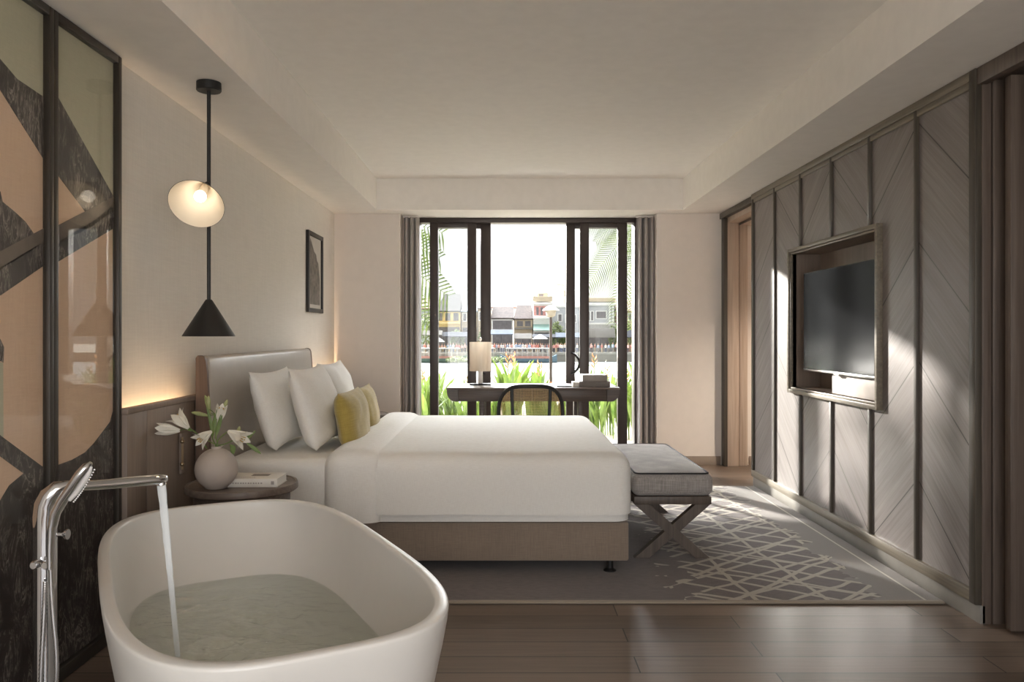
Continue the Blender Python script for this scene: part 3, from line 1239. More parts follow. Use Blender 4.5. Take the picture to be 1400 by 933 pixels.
# ---------------------------------------------------------------- writing desk by the window
dk = empty('desk', (.247, 7.15, 0), 'dark wooden writing desk with drawers, standing in front of the window', 'desk')
DX0, DX1, DY0, DY1, DZ = -.507, 1.002, 6.85, 7.45, .785
b = B()
b.box(DX0, DX1, DY0, DY1, DZ - .018, DZ, .004)
b.done('desk_top', wood('desk_top_wood', srgb(96, 84, 77), srgb(120, 107, 99), 'x', .3), dk)


def apron(xa, xb, ca, cb, ya, yb, z0=.662, z1=.766):
    p = []
    p.append((xa, ya, z1))
    if ca:
        p += [(xa + .075 - .075 * math.cos(t), ya, z0 + .085 - .085 * math.sin(t)) for t in [pi / 2 * i / 6 for i in range(7)]]
    else:
        p.append((xa, ya, z0))
    if cb:
        p += [(xb - .075 + .075 * math.sin(t), ya, z0 + .085 - .085 * math.cos(t)) for t in [pi / 2 * i / 6 for i in range(7)]]
    else:
        p.append((xb, ya, z0))
    p.append((xb, ya, z1))
    q = B()
    q.prism(p, (0, yb - ya, 0))
    return q


apron(DX0 + .004, -.408, True, False, DY0 + .012, DY1 - .01).done('end_block', MAT['desk_w'], dk)
apron(.890, DX1 - .004, False, True, DY0 + .012, DY1 - .01).done('end_block', MAT['desk_w'], dk)
for xa, xb in ((-.405, .239), (.243, .887)):
    q = B()
    q.box(xa, xb, DY0 + .014, DY1 - .02, .664, .765, .002)
    q.done('drawer', MAT['desk_w'], dk)
for x in (-.2, .665):
    for y in (6.93, 7.36):
        q = B()
        q.box(x - .024, x + .024, y - .024, y + .024, .001, .664, .004)
        q.done('leg', MAT['desk_w'], dk)
    q = B()
    q.box(x - .015, x + .015, 6.955, 7.335, .12, .16, .003)
    q.done('stretcher', MAT['desk_w'], dk)

# lamp on the desk
lp = empty('table_lamp', (-.22, 7.22, DZ), 'table lamp with beige fabric drum shade and white stem on the desk', 'lamp')
lx, ly = -.222, 7.22
b = B()
b.box(lx - .095, lx + .095, ly - .06, ly + .06, DZ + .001, DZ + .014, .004)
b.done('lamp_base', MAT['blackm'], lp)
b = B()
b.box(lx - .021, lx + .021, ly - .021, ly + .021, DZ + .014, .94, .004)
b.done('stem', plain('white_lacquer', srgb(235, 233, 230), .2), lp)
m, nt, bs = new_mat('lampshade_cloth')
k = N(nt)
f = k.noise(k.mapping(k.obj(), (1, 1, .05)), 220, 2)
cc = k.mix(k.ramp(f, .35, .65), srgb(236, 228, 217), srgb(242, 236, 226))
k.L.new(cc, bs.inputs['Base Color'])
bs.inputs['Roughness'].default_value = .9
t = k.n('ShaderNodeBsdfTranslucent')
k.L.new(cc, t.inputs[0])
mx = k.n('ShaderNodeMixShader')
mx.inputs[0].default_value = .45
k.L.new(bs.outputs[0], mx.inputs[1])
k.L.new(t.outputs[0], mx.inputs[2])
k.L.new(mx.outputs[0], nt.nodes['Material Output'].inputs[0])
b = B()
b.lathe([(.098, .913), (.100, .913), (.100, 1.177), (.098, 1.177), (.098, .913)], 40, (lx, ly, 0), cap=False)
sh = b.done('lamp_shade', m, lp)
b = B()
b.tube([(lx, ly, .93), (lx, ly, 1.19)], .006, 8)
for a in range(3):
    b.tube([(lx, ly, 1.168), (lx + .098 * math.cos(a * 2.1), ly + .098 * math.sin(a * 2.1), 1.168)], .002, 6)
b.done('shade_carrier', MAT['steel'], lp)
b = B()
b.ball((lx, ly, 1.203), .013, 12, (1, 1, 1.4))
b.done('finial', plain('white_finial', srgb(240, 238, 234), .3), lp)
b = B()
b.ball((lx, ly, 1.06), .028, 12, (1, 1, 1.3))
b.done('bulb', emit('desk_bulb', (1, .88, .74), 1.2), lp)


def book(x0, x1, y0, y1, z0, t, mat, label, spine='y0', group=None):
    o = empty('book', ((x0 + x1) / 2, (y0 + y1) / 2, z0), label, 'book', group)
    q = B()
    q.box(x0 + .003, x1 - .003, y0 + .003, y1 - .004, z0 + .003, z0 + t - .003)
    q.done('pages', MAT['paper'], o)
    q = B()
    q.box(x0, x1, y0, y1, z0 + .0005, z0 + .003, .0008)
    q.box(x0, x1, y0, y1, z0 + t - .003, z0 + t, .0008)
    q.box(x0, x1, y0, y0 + .003, z0 + .001, z0 + t - .001, .0008)
    q.done('cover', mat, o)
    return o


book(.655, .925, 6.93, 7.25, DZ + .001, .046, MAT['bookdark'], 'wide dark grey book, lower of the two stacked on the desk', group='books on the desk')
book(.685, .902, 6.95, 7.18, DZ + .0475, .056, MAT['bookgrey'], 'grey book lying topmost on the larger one on the desk', group='books on the desk')
b = B()
b.box(.60, .652, 6.93, 7.10, DZ + .001, DZ + .042, .002)
tag(b.done('box', MAT['paper']), 'small white box beside the stacked books on the desk', 'box')
b = B()
b.box(.42, .60, 6.90, 7.08, DZ + .0008, DZ + .004, .001)
tag(b.done('notepad', MAT['paper']), 'white notepad lying on the desk beside the books', 'notepad')
b = B()
b.tube([(.455, 6.895, DZ + .009), (.58, 6.893, DZ + .009)], [.0045, .0045], 8)
b.tube([(.58, 6.893, DZ + .009), (.592, 6.893, DZ + .009)], [.0045, .001], 8)
tag(b.done('pen', MAT['blackm']), 'black pen lying on the desk in front of the notepad', 'pen')
b = B()
b.box(-.06, .18, 6.95, 7.16, DZ + .0008, DZ + .0016)
tag(b.done('paper_sheet', MAT['paper']), 'white sheet of paper lying on the desk near the lamp', 'paper')

# cane chair at the desk
ch = empty('desk_chair', (.213, 6.5, 0), 'black bentwood chair with a woven cane back, tucked at the desk', 'chair')
CX, CYB = .213, 6.33
HW = .262


def plan(x):
    return CYB + .16 * (x / HW) ** 2 if abs(x) < HW else CYB + .16


def arch(x):
    t = min(1, abs(x) / HW)
    return .60 + .232 * (max(0, 1 - t ** 3.4)) ** (1 / 2.4)


b = B()
pts = [(CX - HW - .005, plan(HW) + .05, .012), (CX - HW - .003, plan(HW) + .02, .3), (CX - HW, plan(HW), .5)]
for i in range(33):
    a = pi - pi * i / 32
    c_, s_ = math.cos(a), math.sin(a)
    x = HW * math.copysign(abs(c_) ** (2 / 3.4), c_)
    z = .60 + .232 * abs(s_) ** (2 / 2.4)
    pts.append((CX + x, plan(x), z))
pts += [(CX + HW, plan(HW), .5), (CX + HW + .003, plan(HW) + .02, .3), (CX + HW + .005, plan(HW) + .05, .012)]
b.tube(pts, .017, 12)
b.done('bentwood_frame', MAT['blackm'], ch, angle=60)
for x in (-.15, .15):
    b = B()
    b.tube([(CX + x * .92, plan(x) - .002, .44), (CX + x, plan(x) - .002, .65), (CX + x * 1.03, plan(x), arch(x) - .004)], .014, 10, flat=(1, .6))
    b.done('upright', MAT['blackm'], ch)
b = B()
b.grid(lambda u, v: Vector((CX + (u - .5) * 2 * (HW - .012), plan((u - .5) * 2 * (HW - .012)) + .008, .47 + (arch((u - .5) * 2 * (HW - .012)) - .012 - .47) * v)), 40, 27)
cane = b.done('cane_back', MAT['cane'], ch)
q = cane.modifiers.new('weave', 'WIREFRAME')
q.thickness = .0052
q.use_even_offset = False
b = B()
b.lathe([(.225, .432), (.242, .436), (.245, .45), (.235, .462), (.2, .46), (.001, .456)], 40, (CX, 6.58, 0))
b.done('seat', MAT['cane'], ch)
b = B()
b.lathe([(.236, .43), (.252, .432), (.254, .458), (.238, .46)], 40, (CX, 6.58, 0), cap=False)
b.done('seat_rim', MAT['blackm'], ch)
for x in (-.2, .2):
    b = B()
    b.tube([(CX + x * 1.05, 6.74, .005), (CX + x, 6.72, .44)], [.013, .017], 10)
    b.done('leg', MAT['blackm'], ch)

# ---------------------------------------------------------------- curtains
def curtain(x0, x1, label, seed, light):
    o = empty('curtain', ((x0 + x1) / 2, 7.67, .01), label, 'curtain', 'grey curtains')
    rr = random.Random(seed)
    n = 3
    ph = [rr.uniform(.8, 1.2) for _ in range(n + 1)]

    def fn(u, v):
        z = .012 + (2.38 - .012) * v
        w = u * n
        i = min(n - 1, int(w))
        a = ph[i]
        x = x0 + (x1 - x0) * u + .010 * math.sin(w * 2 * pi + 1) * (1 - .3 * v)
        y = 7.67 + .062 * a * math.sin(w * 2 * pi) * (1 - .25 * v) + .008 * math.sin(v * 5 + seed + u * 6)
        return Vector((x, y, z))
    q = B()
    q.grid(fn, 90, 14)
    q.done('drape', MAT['curtain'], o, angle=89, solid=.004, sub=0)
    q = B()
    q.box(x0, x1, 7.655, 7.685, 2.381, 2.398, .002)
    q.done('track', MAT['ceil'], o)
    return o


curtain(-.985, -.835, 'dark grey floor length curtain gathered at the bed side of the window', 3, 0)
curtain(1.272, 1.44, 'grey floor length curtain gathered at the panelled-wall side of the window', 8, 1)

# ---------------------------------------------------------------- framed picture on the bed wall
pf = empty('picture_frame', (XL, 6.72, 1.77), 'black framed black and white photograph of a tower on the bed wall', 'picture')
PY0, PY1, PZ0, PZ1 = 6.46, 6.98, 1.432, 2.105
b = B()
xa, xb = XL + .002, XL + .026
b.box(xa, xb, PY0, PY0 + .035, PZ0, PZ1, .002)
b.box(xa, xb, PY1 - .035, PY1, PZ0, PZ1, .002)
b.box(xa, xb, PY0 + .035, PY1 - .035, PZ0, PZ0 + .035, .002)
b.box(xa, xb, PY0 + .035, PY1 - .035, PZ1 - .035, PZ1, .002)
b.done('frame', MAT['blackm'], pf)
b = B()
b.box(XL + .003, XL + .010, PY0 + .03, PY1 - .03, PZ0 + .03, PZ1 - .03)
b.done('mat_board', plain('mat_board', srgb(206, 200, 192), .8, var=.02), pf)
b = B()
b.prism([(XL + .0105, y, z) for y, z in ((6.53, 1.50), (6.90, 1.50), (6.90, 1.72), (6.87, 1.80), (6.85, 1.86), (6.80, 1.88), (6.77, 1.93), (6.70, 1.95), (6.65, 1.99), (6.57, 2.05), (6.56, 2.02), (6.53, 2.03))], (.001, 0, 0))
b.done('photograph', plain('old_photograph', srgb(112, 104, 96), .6, var=.45, scale=22), pf)

# ---------------------------------------------------------------- television in the niche
tv = empty('tv', (XR, 4.9, 1.0), 'flat black television on a bracket in the panelled wall niche', 'television')
TY0, TY1, TZ0, TZ1 = 4.385, 5.43, 1.005, 1.668
tx = XR + .005
b = B()
b.box(tx, tx + .028, TY0, TY1, TZ0, TZ1, .003)
b.done('housing', MAT['blackm'], tv)
b = B()
b.box(tx - .0012, tx + .001, TY0 + .006, TY1 - .006, TZ0 + .014, TZ1 - .006)
b.done('screen', MAT['tvscr'], tv)
b = B()
b.box(tx - .003, tx + .02, TY0, TY1, TZ0 - .004, TZ0 + .008, .002)
b.box(tx - .004, tx + .01, 4.86, 4.93, TZ0 - .014, TZ0 - .003, .002)
b.done('bottom_trim', MAT['steel'], tv)
b = B()
b.box(tx + .03, XR + .189, 4.80, 5.05, 1.25, 1.45, .004)
b.done('wall_bracket', MAT['blackm'], tv)
mb = B()
mb.box(XR + .03, XR + .185, 4.40, 5.02, NZ0 + .001, NZ0 + .145, .003)
mo = mb.done('media_box', plain('pale_box', srgb(190, 182, 176), .4))
tag(mo, 'pale low media box on the niche floor below the television', 'media box')

# ---------------------------------------------------------------- pendant light
px_, py_ = -1.352, 3.61
pn = empty('pendant_lamp', (px_, py_, ZC), 'black pendant with two cone shades hanging beside the bed', 'pendant lamp')
b = B()
b.lathe([(.054, ZC - .0005), (.055, ZC - .036), (.052, ZC - .04), (.001, ZC - .04)], 40, (px_, py_, 0))
b.done('ceiling_canopy', MAT['blackm'], pn)
b = B()
b.tube([(px_, py_, ZC - .04), (px_, py_, 1.40)], .0085, 16)
b.done('rod', MAT['blackm'], pn)
white_in = plain('shade_inside', srgb(236, 226, 208), .5, var=.01)


def cone_shade(apex, axis, L, Rr, parent):
    axis = Vector(axis).normalized()
    M = axis.to_track_quat('Z', 'Y').to_matrix()
    q = B()
    q.lathe([(.012, 0), (.016, .004), (Rr, L), (Rr - .0015, L + .0006)], 64, apex, M, cap=False)
    q.bm.faces.ensure_lookup_table()
    s = q.done('cone_shade', MAT['blackm'], parent, angle=60)
    q = B()
    q.lathe([(Rr - .0015, L + .0006), (.0145, .0045), (.002, .004)], 64, apex, M, cap=False)
    q.done('shade_lining', white_in, s, angle=60)
    q = B()
    q.lathe([(.018, .018), (.019, .07), (.016, .075)], 24, apex, M)
    q.done('lamp_holder', plain('holder_white', srgb(226, 218, 206), .5), s)
    q = B()
    cpos = Vector(apex) + M @ Vector((0, 0, .098))
    q.ball(cpos, .027, 20)
    q.done('bulb', emit('warm_bulb', (1, .88, .72), 2.0), s)
    l = bpy.data.lights.new('pendant_bulb', 'POINT')
    l.energy = .035
    l.color = (1, .78, .54)
    l.shadow_soft_size = .03
    lo = bpy.data.objects.new('pendant_bulb', l)
    col.objects.link(lo)
    lo.location = cpos + axis * .045
    lo.parent = pn
    lo.matrix_parent_inverse = Matrix.Translation(-pn.location)
    return s


cone_shade((px_, py_, 1.408), (0, 0, -1), .168, .116, pn)
vw = Vector((-px_, -py_, H - 1.84)).normalized()          # opening looks back into the room
rt = vw.cross(Vector((0, 0, 1))).normalized() * -1
ax = vw * math.cos(math.radians(35)) + (Vector((-.42, 0, -.9)).normalized()) * math.sin(math.radians(35))
ap = Vector((px_ - .004, py_ - .028, 1.925))
cone_shade(ap, ax, .165, .120, pn)
b = B()
b.ball((px_, py_ - .018, 1.93), .014, 14)
b.tube([(px_, py_ - .002, 1.93), tuple(ap)], .007, 10)
b.done('swivel_joint', MAT['blackm'], pn)
# ================================================================ BATHING END
# glazed sliding art screen along the left wall
SX = -1.613


def sp(u, v, X=SX):
    Y = F * X / (u - U0)
    return (Y, H - (v - V0) * Y / F)


def art_screen(y0, y1, label, polys):
    o = empty('art_screen', (SX, (y0 + y1) / 2, 0), label, 'glazed screen', 'sliding art screens')
    z0, z1 = .052, 2.385
    st = .027
    q = B()
    for a, c in ((y0, y0 + st), (y1 - st, y1)):
        q.box(-1.626, -1.588, a, c, .004, 2.397, .003)
    q.box(-1.626, -1.588, y0 + st, y1 - st, z1 - .02, 2.397, .003)
    q.box(-1.626, -1.588, y0 + st, y1 - st, .004, z0, .003)
    q.done('frame', MAT['screenfr'], o)
    ya, yb = y0 + st - .004, y1 - st + .004
    za, zb = z0 - .005, z1 - .015
    q = B()
    q.mi = 0
    q.box(-1.624, SX - .0002, ya, yb, za, zb)
    for lay, mi, pts in polys:
        q.mi = mi
        P_ = []
        for p in pts:
            Y, Z = sp(*p) if len(p) == 2 else (p[1], p[2])
            P_.append((SX + lay * .0009 - .001, min(max(Y, ya), yb), min(max(Z, za), zb)))
        # drop repeats left by the clamping
        Q_ = [P_[0]]
        for p in P_[1:]:
            if (Vector(p) - Vector(Q_[-1])).length > 1e-4: Q_.append(p)
        q.prism(Q_, (.0009, 0, 0))
    q.done('art_panel', [MAT['terra'], MAT['sage'], MAT['marble'], MAT['bandgrey']], o, fix=True)
    q = B()
    q.box(-1.603, -1.599, y0 + st - .003, y1 - st + .003, z0 - .003, z1 - .017)
    q.done('glass_pane', MAT['artglass'], o)
    return o


K = lambda y, z: ('k', y, z)
art_screen(2.787, 3.279, 'glazed art screen nearer the bed, sage, terracotta and dark marble shapes', [
    (1, 1, [K(2.7, 2.4), K(3.3, 2.4), (160, 275), (158, 270), (79, 133), (70, 133)]),
    (2, 2, [(70, 130), (79, 133), (158, 270), (158, 300), (121, 296), (116, 289.6), (77, 237.5), (70, 226)]),
    (3, 3, [(70, 312), (77, 309), (158, 270), (163, 268), (163, 292), (120, 312), (70, 338)]),
    (3, 2, [(70, 336), (100, 318), (130, 300), (163, 282), (163, 310), (158, 313), (77, 359), (70, 363)]),
    (2, 2, [(70, 637), (79, 636), (98, 629), (116, 618.7), (128, 606), (139, 591.7), (150, 577), (163, 557), K(3.3, 0), K(2.7, 0)]),
])
art_screen(1.55, 2.786, 'glazed art screen beside the faucet, terracotta fields crossed by dark marble bands', [
    (1, 1, [K(1.4, 2.4), K(2.8, 2.4), (66, 138), (64, 135), (23, 108), (0, 81), K(1.9, 2.2), K(1.4, 2.3)]),
    (2, 2, [K(1.9, 2.2), (0, 81), (23, 108), (64, 135), (70, 137), (70, 232), (64, 220), (0, 123.5), K(1.9, 2.05)]),
    (2, 2, [K(1.9, 1.72), (0, 262), (3, 276), (20, 290), (34, 303), (46, 320), (0, 343.6), K(1.9, 1.5)]),
    (3, 3, [(0, 343.6), (64, 313), (70, 310), (70, 334), (0, 368), K(1.9, 1.42), K(1.9, 1.5)]),
    (3, 2, [(0, 366), (70, 332), (70, 362), (65.6, 364), (0, 404), K(1.9, 1.36), K(1.9, 1.42)]),
    (2, 2, [(-12, 455), (0, 464), (5, 475), (4, 496), (-12, 488)]),
    (1, 1, [(-20, 494), (4, 496), (4.5, 598), (-20, 590)]),
    (2, 2, [(-30, 570), (0, 595.6), (31, 618.7), (65.6, 638), (72, 640), K(2.8, 0), K(1.4, 0), K(1.4, .7), (-40, 720), (0, 684), (12, 664), (31.7, 647.6), (0, 624.5), (-30, 604)]),
])

# ---------------------------------------------------------------- bathtub
TT, TN = -2.47, .452                       # middle of the tub along its axis and across it
tvec, nvec = Vector((.469, -.883, 0)), Vector((.883, .469, 0))
tc = tvec * TT + nvec * TN


def sring(a, b_, z, p=3.4, n=96):
    o = []
    for i in range(n):
        t = 2 * pi * i / n
        c_, s_ = math.cos(t), math.sin(t)
        x = a * math.copysign(abs(c_) ** (2 / p), c_)
        y = b_ * math.copysign(abs(s_) ** (2 / p), s_)
        o.append(tc + tvec * x + nvec * y + Vector((0, 0, z)))
    return o


tub = empty('bathtub', (tc.x, tc.y, 0), 'white freestanding oval bathtub half filled with water in the foreground', 'bathtub')
A, C = .832, .420
rings = [sring(A - .15, C - .12, .004), sring(A - .13, C - .10, .012), sring(A - .10, C - .078, .12), sring(A - .058, C - .045, .30), sring(A - .016, C - .013, .48),
         sring(A - .003, C - .003, .545), sring(A, C, .571), sring(A - .0008, C - .0008, .577), sring(A - .004, C - .004, .5805),
         sring(A - .030, C - .030, .5805), sring(A - .0335, C - .0335, .5775), sring(A - .035, C - .0345, .571), sring(A - .044, C - .038, .54), sring(A - .11, C - .052, .44), sring(A - .205, C - .085, .335),
         sring(A - .28, C - .13, .24), sring(A - .34, C - .17, .16), sring(A - .40, C - .22, .125), sring(A - .48, C - .28, .115, 2.6), sring(.06, .03, .112, 2.0)]
b = B()
b.loft(rings)
b.done('tub_shell', MAT['tub'], tub, angle=75)
b = B()
b.lathe([(.03, .113), (.03, .117), (.026, .119), (.001, .119)], 24, (tc.x, tc.y, 0))
b.done('drain_cover', MAT['chrome'], tub)

# water
wm, nt, bs = new_mat('bath_water')
k = N(nt)
o_ = k.obj()
t_ = k.n('ShaderNodeBsdfTransparent')
t_.inputs[0].default_value = (.89, .93, .895, 1)
g_ = k.n('ShaderNodeBsdfGlossy')
g_.inputs['Roughness'].default_value = .015
wv = k.n('ShaderNodeVectorMath', operation='DISTANCE')
k.L.new(o_, wv.inputs[0])
wv.inputs[1].default_value = (-.925, 2.24, .335)
dist = wv.outputs['Value']
ripple = k.m('SINE', k.m('MULTIPLY', dist, 110))
amp = k.m('SUBTRACT', 1.0, k.ramp(dist, .1, .85), clamp=True)
rough = k.noise(k.mapping(o_, (.7, 1.6, 1)), 22, 5, .65, 2.2)
fine = k.noise(o_, 9, 2, .5, .8)
hgt = k.m('ADD', k.m('MULTIPLY', k.m('ADD', k.m('MULTIPLY', ripple, .12), rough), amp), k.m('MULTIPLY', fine, .3))
bp = k.n('ShaderNodeBump')
bp.inputs['Strength'].default_value = 1.0
bp.inputs['Distance'].default_value = .004
k.L.new(hgt, bp.inputs['Height'])
k.L.new(bp.outputs[0], g_.inputs['Normal'])
ge = k.n('ShaderNodeNewGeometry')
dt_ = k.n('ShaderNodeVectorMath', operation='DOT_PRODUCT')
k.L.new(ge.outputs['Incoming'], dt_.inputs[0])
k.L.new(bp.outputs[0], dt_.inputs[1])
c_ = k.m('SUBTRACT', 1.0, k.m('ABSOLUTE', dt_.outputs['Value']), clamp=True)
fr_ = k.m('ADD', .035, k.m('MULTIPLY', k.m('POWER', c_, 4.0), .95))
mx = k.n('ShaderNodeMixShader')
rf_ = k.n('ShaderNodeBsdfRefraction')
rf_.inputs['IOR'].default_value = 1.33
rf_.inputs['Color'].default_value = (.93, .96, .93, 1)
k.L.new(bp.outputs[0], rf_.inputs['Normal'])
ms = k.n('ShaderNodeMixShader')
ms.inputs[0].default_value = .35
k.L.new(t_.outputs[0], ms.inputs[1])
k.L.new(rf_.outputs[0], ms.inputs[2])
k.L.new(fr_, mx.inputs[0])
k.L.new(ms.outputs[0], mx.inputs[1])
k.L.new(g_.outputs[0], mx.inputs[2])
k.L.new(mx.outputs[0], nt.nodes['Material Output'].inputs[0])
b = B()
ring0 = sring(A - .2065, C - .086, .335, n=240)
cw = Vector((tc.x, tc.y, 0))


def wave(p):
    d = (p - Vector((-.925, 2.24, p.z))).length
    a = .18 + .82 * max(0, 1 - d / .85) ** 1.2
    q = Vector((p.x * .8, p.y * 1.5, 0))
    n1 = mnoise.noise(q * 11)
    n2 = 1 - 2 * abs(mnoise.noise(q * 19 + Vector((5, 3, n1))))
    n3 = mnoise.noise(q * 46 + Vector((n1 * 1.5, 9, 2)))
    return a * (.0095 * n1 + .0085 * n2 + .0050 * n3 + .0018 * math.sin(d * 95) * max(0, 1 - d / .4))


rs = []
NR = 84
for r_ in range(NR + 1):
    s = 1 - .985 * r_ / NR
    row = []
    for p in ring0:
        w_ = cw + (Vector((p.x, p.y, 0)) - cw) * s
        w_.z = .335
        w_.z += wave(w_) * min(1, r_ / 6 + .15)
        row.append(w_)
    rs.append(row)
b.loft(rs, True, False, True)
wt = b.done('bath_water', wm, angle=89)
tag(wt, 'clear rippled bath water filling the lower half of the white bathtub', 'water', kind='stuff')
# falling stream
sm, nt, bs = new_mat('falling_water')
k = N(nt)
bs.inputs['Base Color'].default_value = (.92, .95, .97, 1)
bs.inputs['Roughness'].default_value = .12
t_ = k.n('ShaderNodeBsdfTransparent')
t_.inputs[0].default_value = (.95, .97, .98, 1)
mx = k.n('ShaderNodeMixShader')
mx.inputs[0].default_value = .35
k.L.new(bs.outputs[0], mx.inputs[1])
k.L.new(t_.outputs[0], mx.inputs[2])
k.L.new(mx.outputs[0], nt.nodes['Material Output'].inputs[0])
S0, S1 = at(220.5, 663, 2.2), at(243, 895, 2.235)
b = B()
pts, rad = [], []
for i in range(20):
    s = i / 19
    p = S0.lerp(S1, s ** .96)
    p.z = S0.z + (.337 - S0.z) * s
    pts.append(p)
    rad.append((.0125 - .0045 * min(1, s * 1.6)) * (1 + .07 * math.sin(i * 2.3)))
b.tube(pts, rad, 12, flat=(1, .5))
tag(b.done('falling_water', sm), 'stream of water falling from the spout into the bathtub', 'water', kind='stuff')

# ---------------------------------------------------------------- chrome floor standing faucet
FY = 2.0
fa = empty('bath_faucet', (-1.165, FY, 0), 'tall chrome floor standing bath faucet beside the bathtub', 'faucet')
pf_ = lambda u, v, dy=0.0: at(u, v, FY + dy)
b = B()
cxx = (61.5 - U0) * FY / F
b.lathe([(.055, .001), (.056, .008), (.03, .012), (.0275, .02), (.0275, .60), (.0275, .74)], 32, (cxx, FY, 0))
b.done('column', MAT['chrome'], fa)
b = B()
pts = [pf_(61.5, 735), pf_(61.5, 705), pf_(63, 690), pf_(68, 678), pf_(78, 669, .0), pf_(95, 666, .02), pf_(112, 666, .04)]
b.tube(pts, [.0276, .0275, .0265, .024, .0205, .0165, .014], 24)
b.done('column_bend', MAT['chrome'], fa, angle=60)
b = B()
sp0 = [pf_(96, 667, .02), pf_(115, 664.5, .05), pf_(150, 662, .10), pf_(190, 658, .16), pf_(215, 656, .19), pf_(226, 654, .21), pf_(229, 653, .212)]
b.tube(sp0, [.017, .0165, .017, .018, .018, .013, .004], 20, flat=(1.2, .78))
b.done('spout', MAT['chrome'], fa, angle=60)
b = B()
b.lathe([(.012, .010), (.013, 0), (.011, -.002)], 20, tuple(S0))
b.done('aerator', MAT['steel'], fa)
# hand shower docked on the front of the column
b = B()
hs = [pf_(70, 778, -.045), pf_(70, 750, -.045), pf_(71.5, 722, -.045), pf_(76, 702, -.045), pf_(86, 684, -.045), pf_(98, 668, -.045), pf_(110, 650, -.045), pf_(119, 639, -.045), pf_(124, 633, -.045)]
b.tube(hs, [.011, .012, .013, .0145, .016, .018, .0185, .016, .006], 20, flat=(.75, 1.1))
hsd = b.done('hand_shower', MAT['chrome'], fa, angle=60)
b = B()
face = [pf_(95, 684, -.047), pf_(104, 674, -.047), pf_(114, 660, -.047), pf_(122, 646, -.047), pf_(125, 638, -.047)]
b.tube(face, [.005, .007, .0075, .007, .003], 10)
b.done('spray_face', plain('spray_face', srgb(206, 204, 202), .35), hsd)
b = B()
for i in range(16):
    s = i / 15
    p = pf_(97 + 28.5 * s, 685 - 44 * s - 3 * math.sin(pi * s) * -1, -.047)
    b.ball(p + Vector((.0065, 0, -.003)), .0026, 6)
b.done('spray_nozzles', MAT['steel'], hsd)
b = B()
b.tube([pf_(75, 731, -.0), pf_(86, 731, .0)], .0055, 12)
b.tube([pf_(90, 731, .0), pf_(93, 731, .0)], .013, 20)
b.tube([pf_(86, 731, .0), pf_(90, 731, .0)], [.0055, .009], 12)
b.done('diverter_knob', MAT['chrome'], fa)
for u in (53.5, 69.0):
    b = B()
    p = pf_(u, 770, -.026)
    b.tube([p, p + Vector((0, -.022, 0))], [.0105, .0105], 20)
    b.tube([p + Vector((0, -.022, 0)), p + Vector((0, -.026, 0))], [.0105, .008], 20)
    b.done('control_button', MAT['chrome'], fa)
b = B()
pts, rad = [], []
hp = [pf_(69.5, 778, -.045), pf_(70.5, 810, -.045), pf_(73.5, 850, -.047), pf_(77, 890, -.047), pf_(77, 930, -.047), pf_(72, 985, -.045), pf_(64, 1010, -.045), pf_(57, 985, -.045), pf_(56, 930, -.045), pf_(60, 850, -.04), pf_(62, 795, -.033)]
nn = 260
for i in range(nn + 1):
    s = i / nn * (len(hp) - 1)
    j = min(len(hp) - 2, int(s))
    f_ = s - j
    p0, p1, p2, p3 = hp[max(0, j - 1)], hp[j], hp[j + 1], hp[min(len(hp) - 1, j + 2)]
    p = .5 * ((2 * p1) + (p2 - p0) * f_ + (2 * p0 - 5 * p1 + 4 * p2 - p3) * f_ ** 2 + (3 * p1 - p0 - 3 * p2 + p3) * f_ ** 3)
    pts.append(p)
    rad.append(.0062 if i % 2 else .0048)
b.tube(pts, rad, 10)
b.done('hose', MAT['chrome'], fa, angle=89)
# ================================================================ OUTSIDE
MAT['terrace'] = plain('terrace_stone', srgb(206, 202, 194), .7)
MAT['soil'] = plain('soil', srgb(120, 110, 90), .95, var=.2)
MAT['quay'] = plain('quay_concrete', srgb(176, 172, 162), .9, var=.12, scale=.6)
MAT['tile'] = wood('old_roof_tiles', srgb(58, 48, 44), srgb(82, 70, 64), 'z', .8, 2.2, .3)
MAT['tilegrey'] = wood('grey_roof_tiles', srgb(56, 53, 50), srgb(82, 78, 73), 'z', .8, 2.2, .3)
MAT['tilepink'] = plain('pink_roof', srgb(106, 82, 70), .8, var=.1, scale=1)
MAT['yellow'] = plain('hazed_yellow_plaster', srgb(232, 208, 150), .8, var=.08, scale=.8)  # facade colours below are paled, distant haze mixed into the paint
MAT['white_p'] = plain('hazed_white_plaster', srgb(228, 226, 222), .8, var=.08, scale=.8)
MAT['grey_p'] = plain('hazed_grey_plaster', srgb(188, 189, 191), .8, var=.08, scale=.8)
MAT['blue_p'] = plain('hazed_bluegrey_plaster', srgb(176, 186, 194), .8, var=.08, scale=.8)
MAT['pink_p'] = plain('hazed_pink_plaster', srgb(208, 172, 160), .8, var=.08, scale=.8)
MAT['tan_p'] = plain('hazed_tan_plaster', srgb(196, 180, 156), .8, var=.1, scale=.8)
MAT['darkopen'] = plain('hazed_dark_opening', srgb(116, 112, 114), .6, var=.2, scale=1.5)  # dark tone lifted to grey, haze put into the colour
MAT['red_p'] = plain('hazed_red', srgb(206, 150, 142), .7, var=.15, scale=1.5)
MAT['teal'] = plain('hazed_teal_awning', srgb(158, 188, 180), .7)
MAT['awn_blue'] = plain('blue_tarp', srgb(104, 112, 124), .7, var=.1, scale=1)
MAT['awn_dark'] = plain('dark_tarp', srgb(72, 74, 80), .7, var=.1, scale=1)
MAT['awn_pale'] = plain('pale_tarp', srgb(120, 116, 110), .7, var=.1, scale=1)
MAT['white_c'] = plain('white_canvas', srgb(170, 166, 160), .7)
MAT['hull_blue'] = plain('blue_hull', srgb(124, 148, 162), .5, var=.1, scale=2)
MAT['hull_green'] = plain('green_hull', srgb(124, 146, 132), .5, var=.1, scale=2)
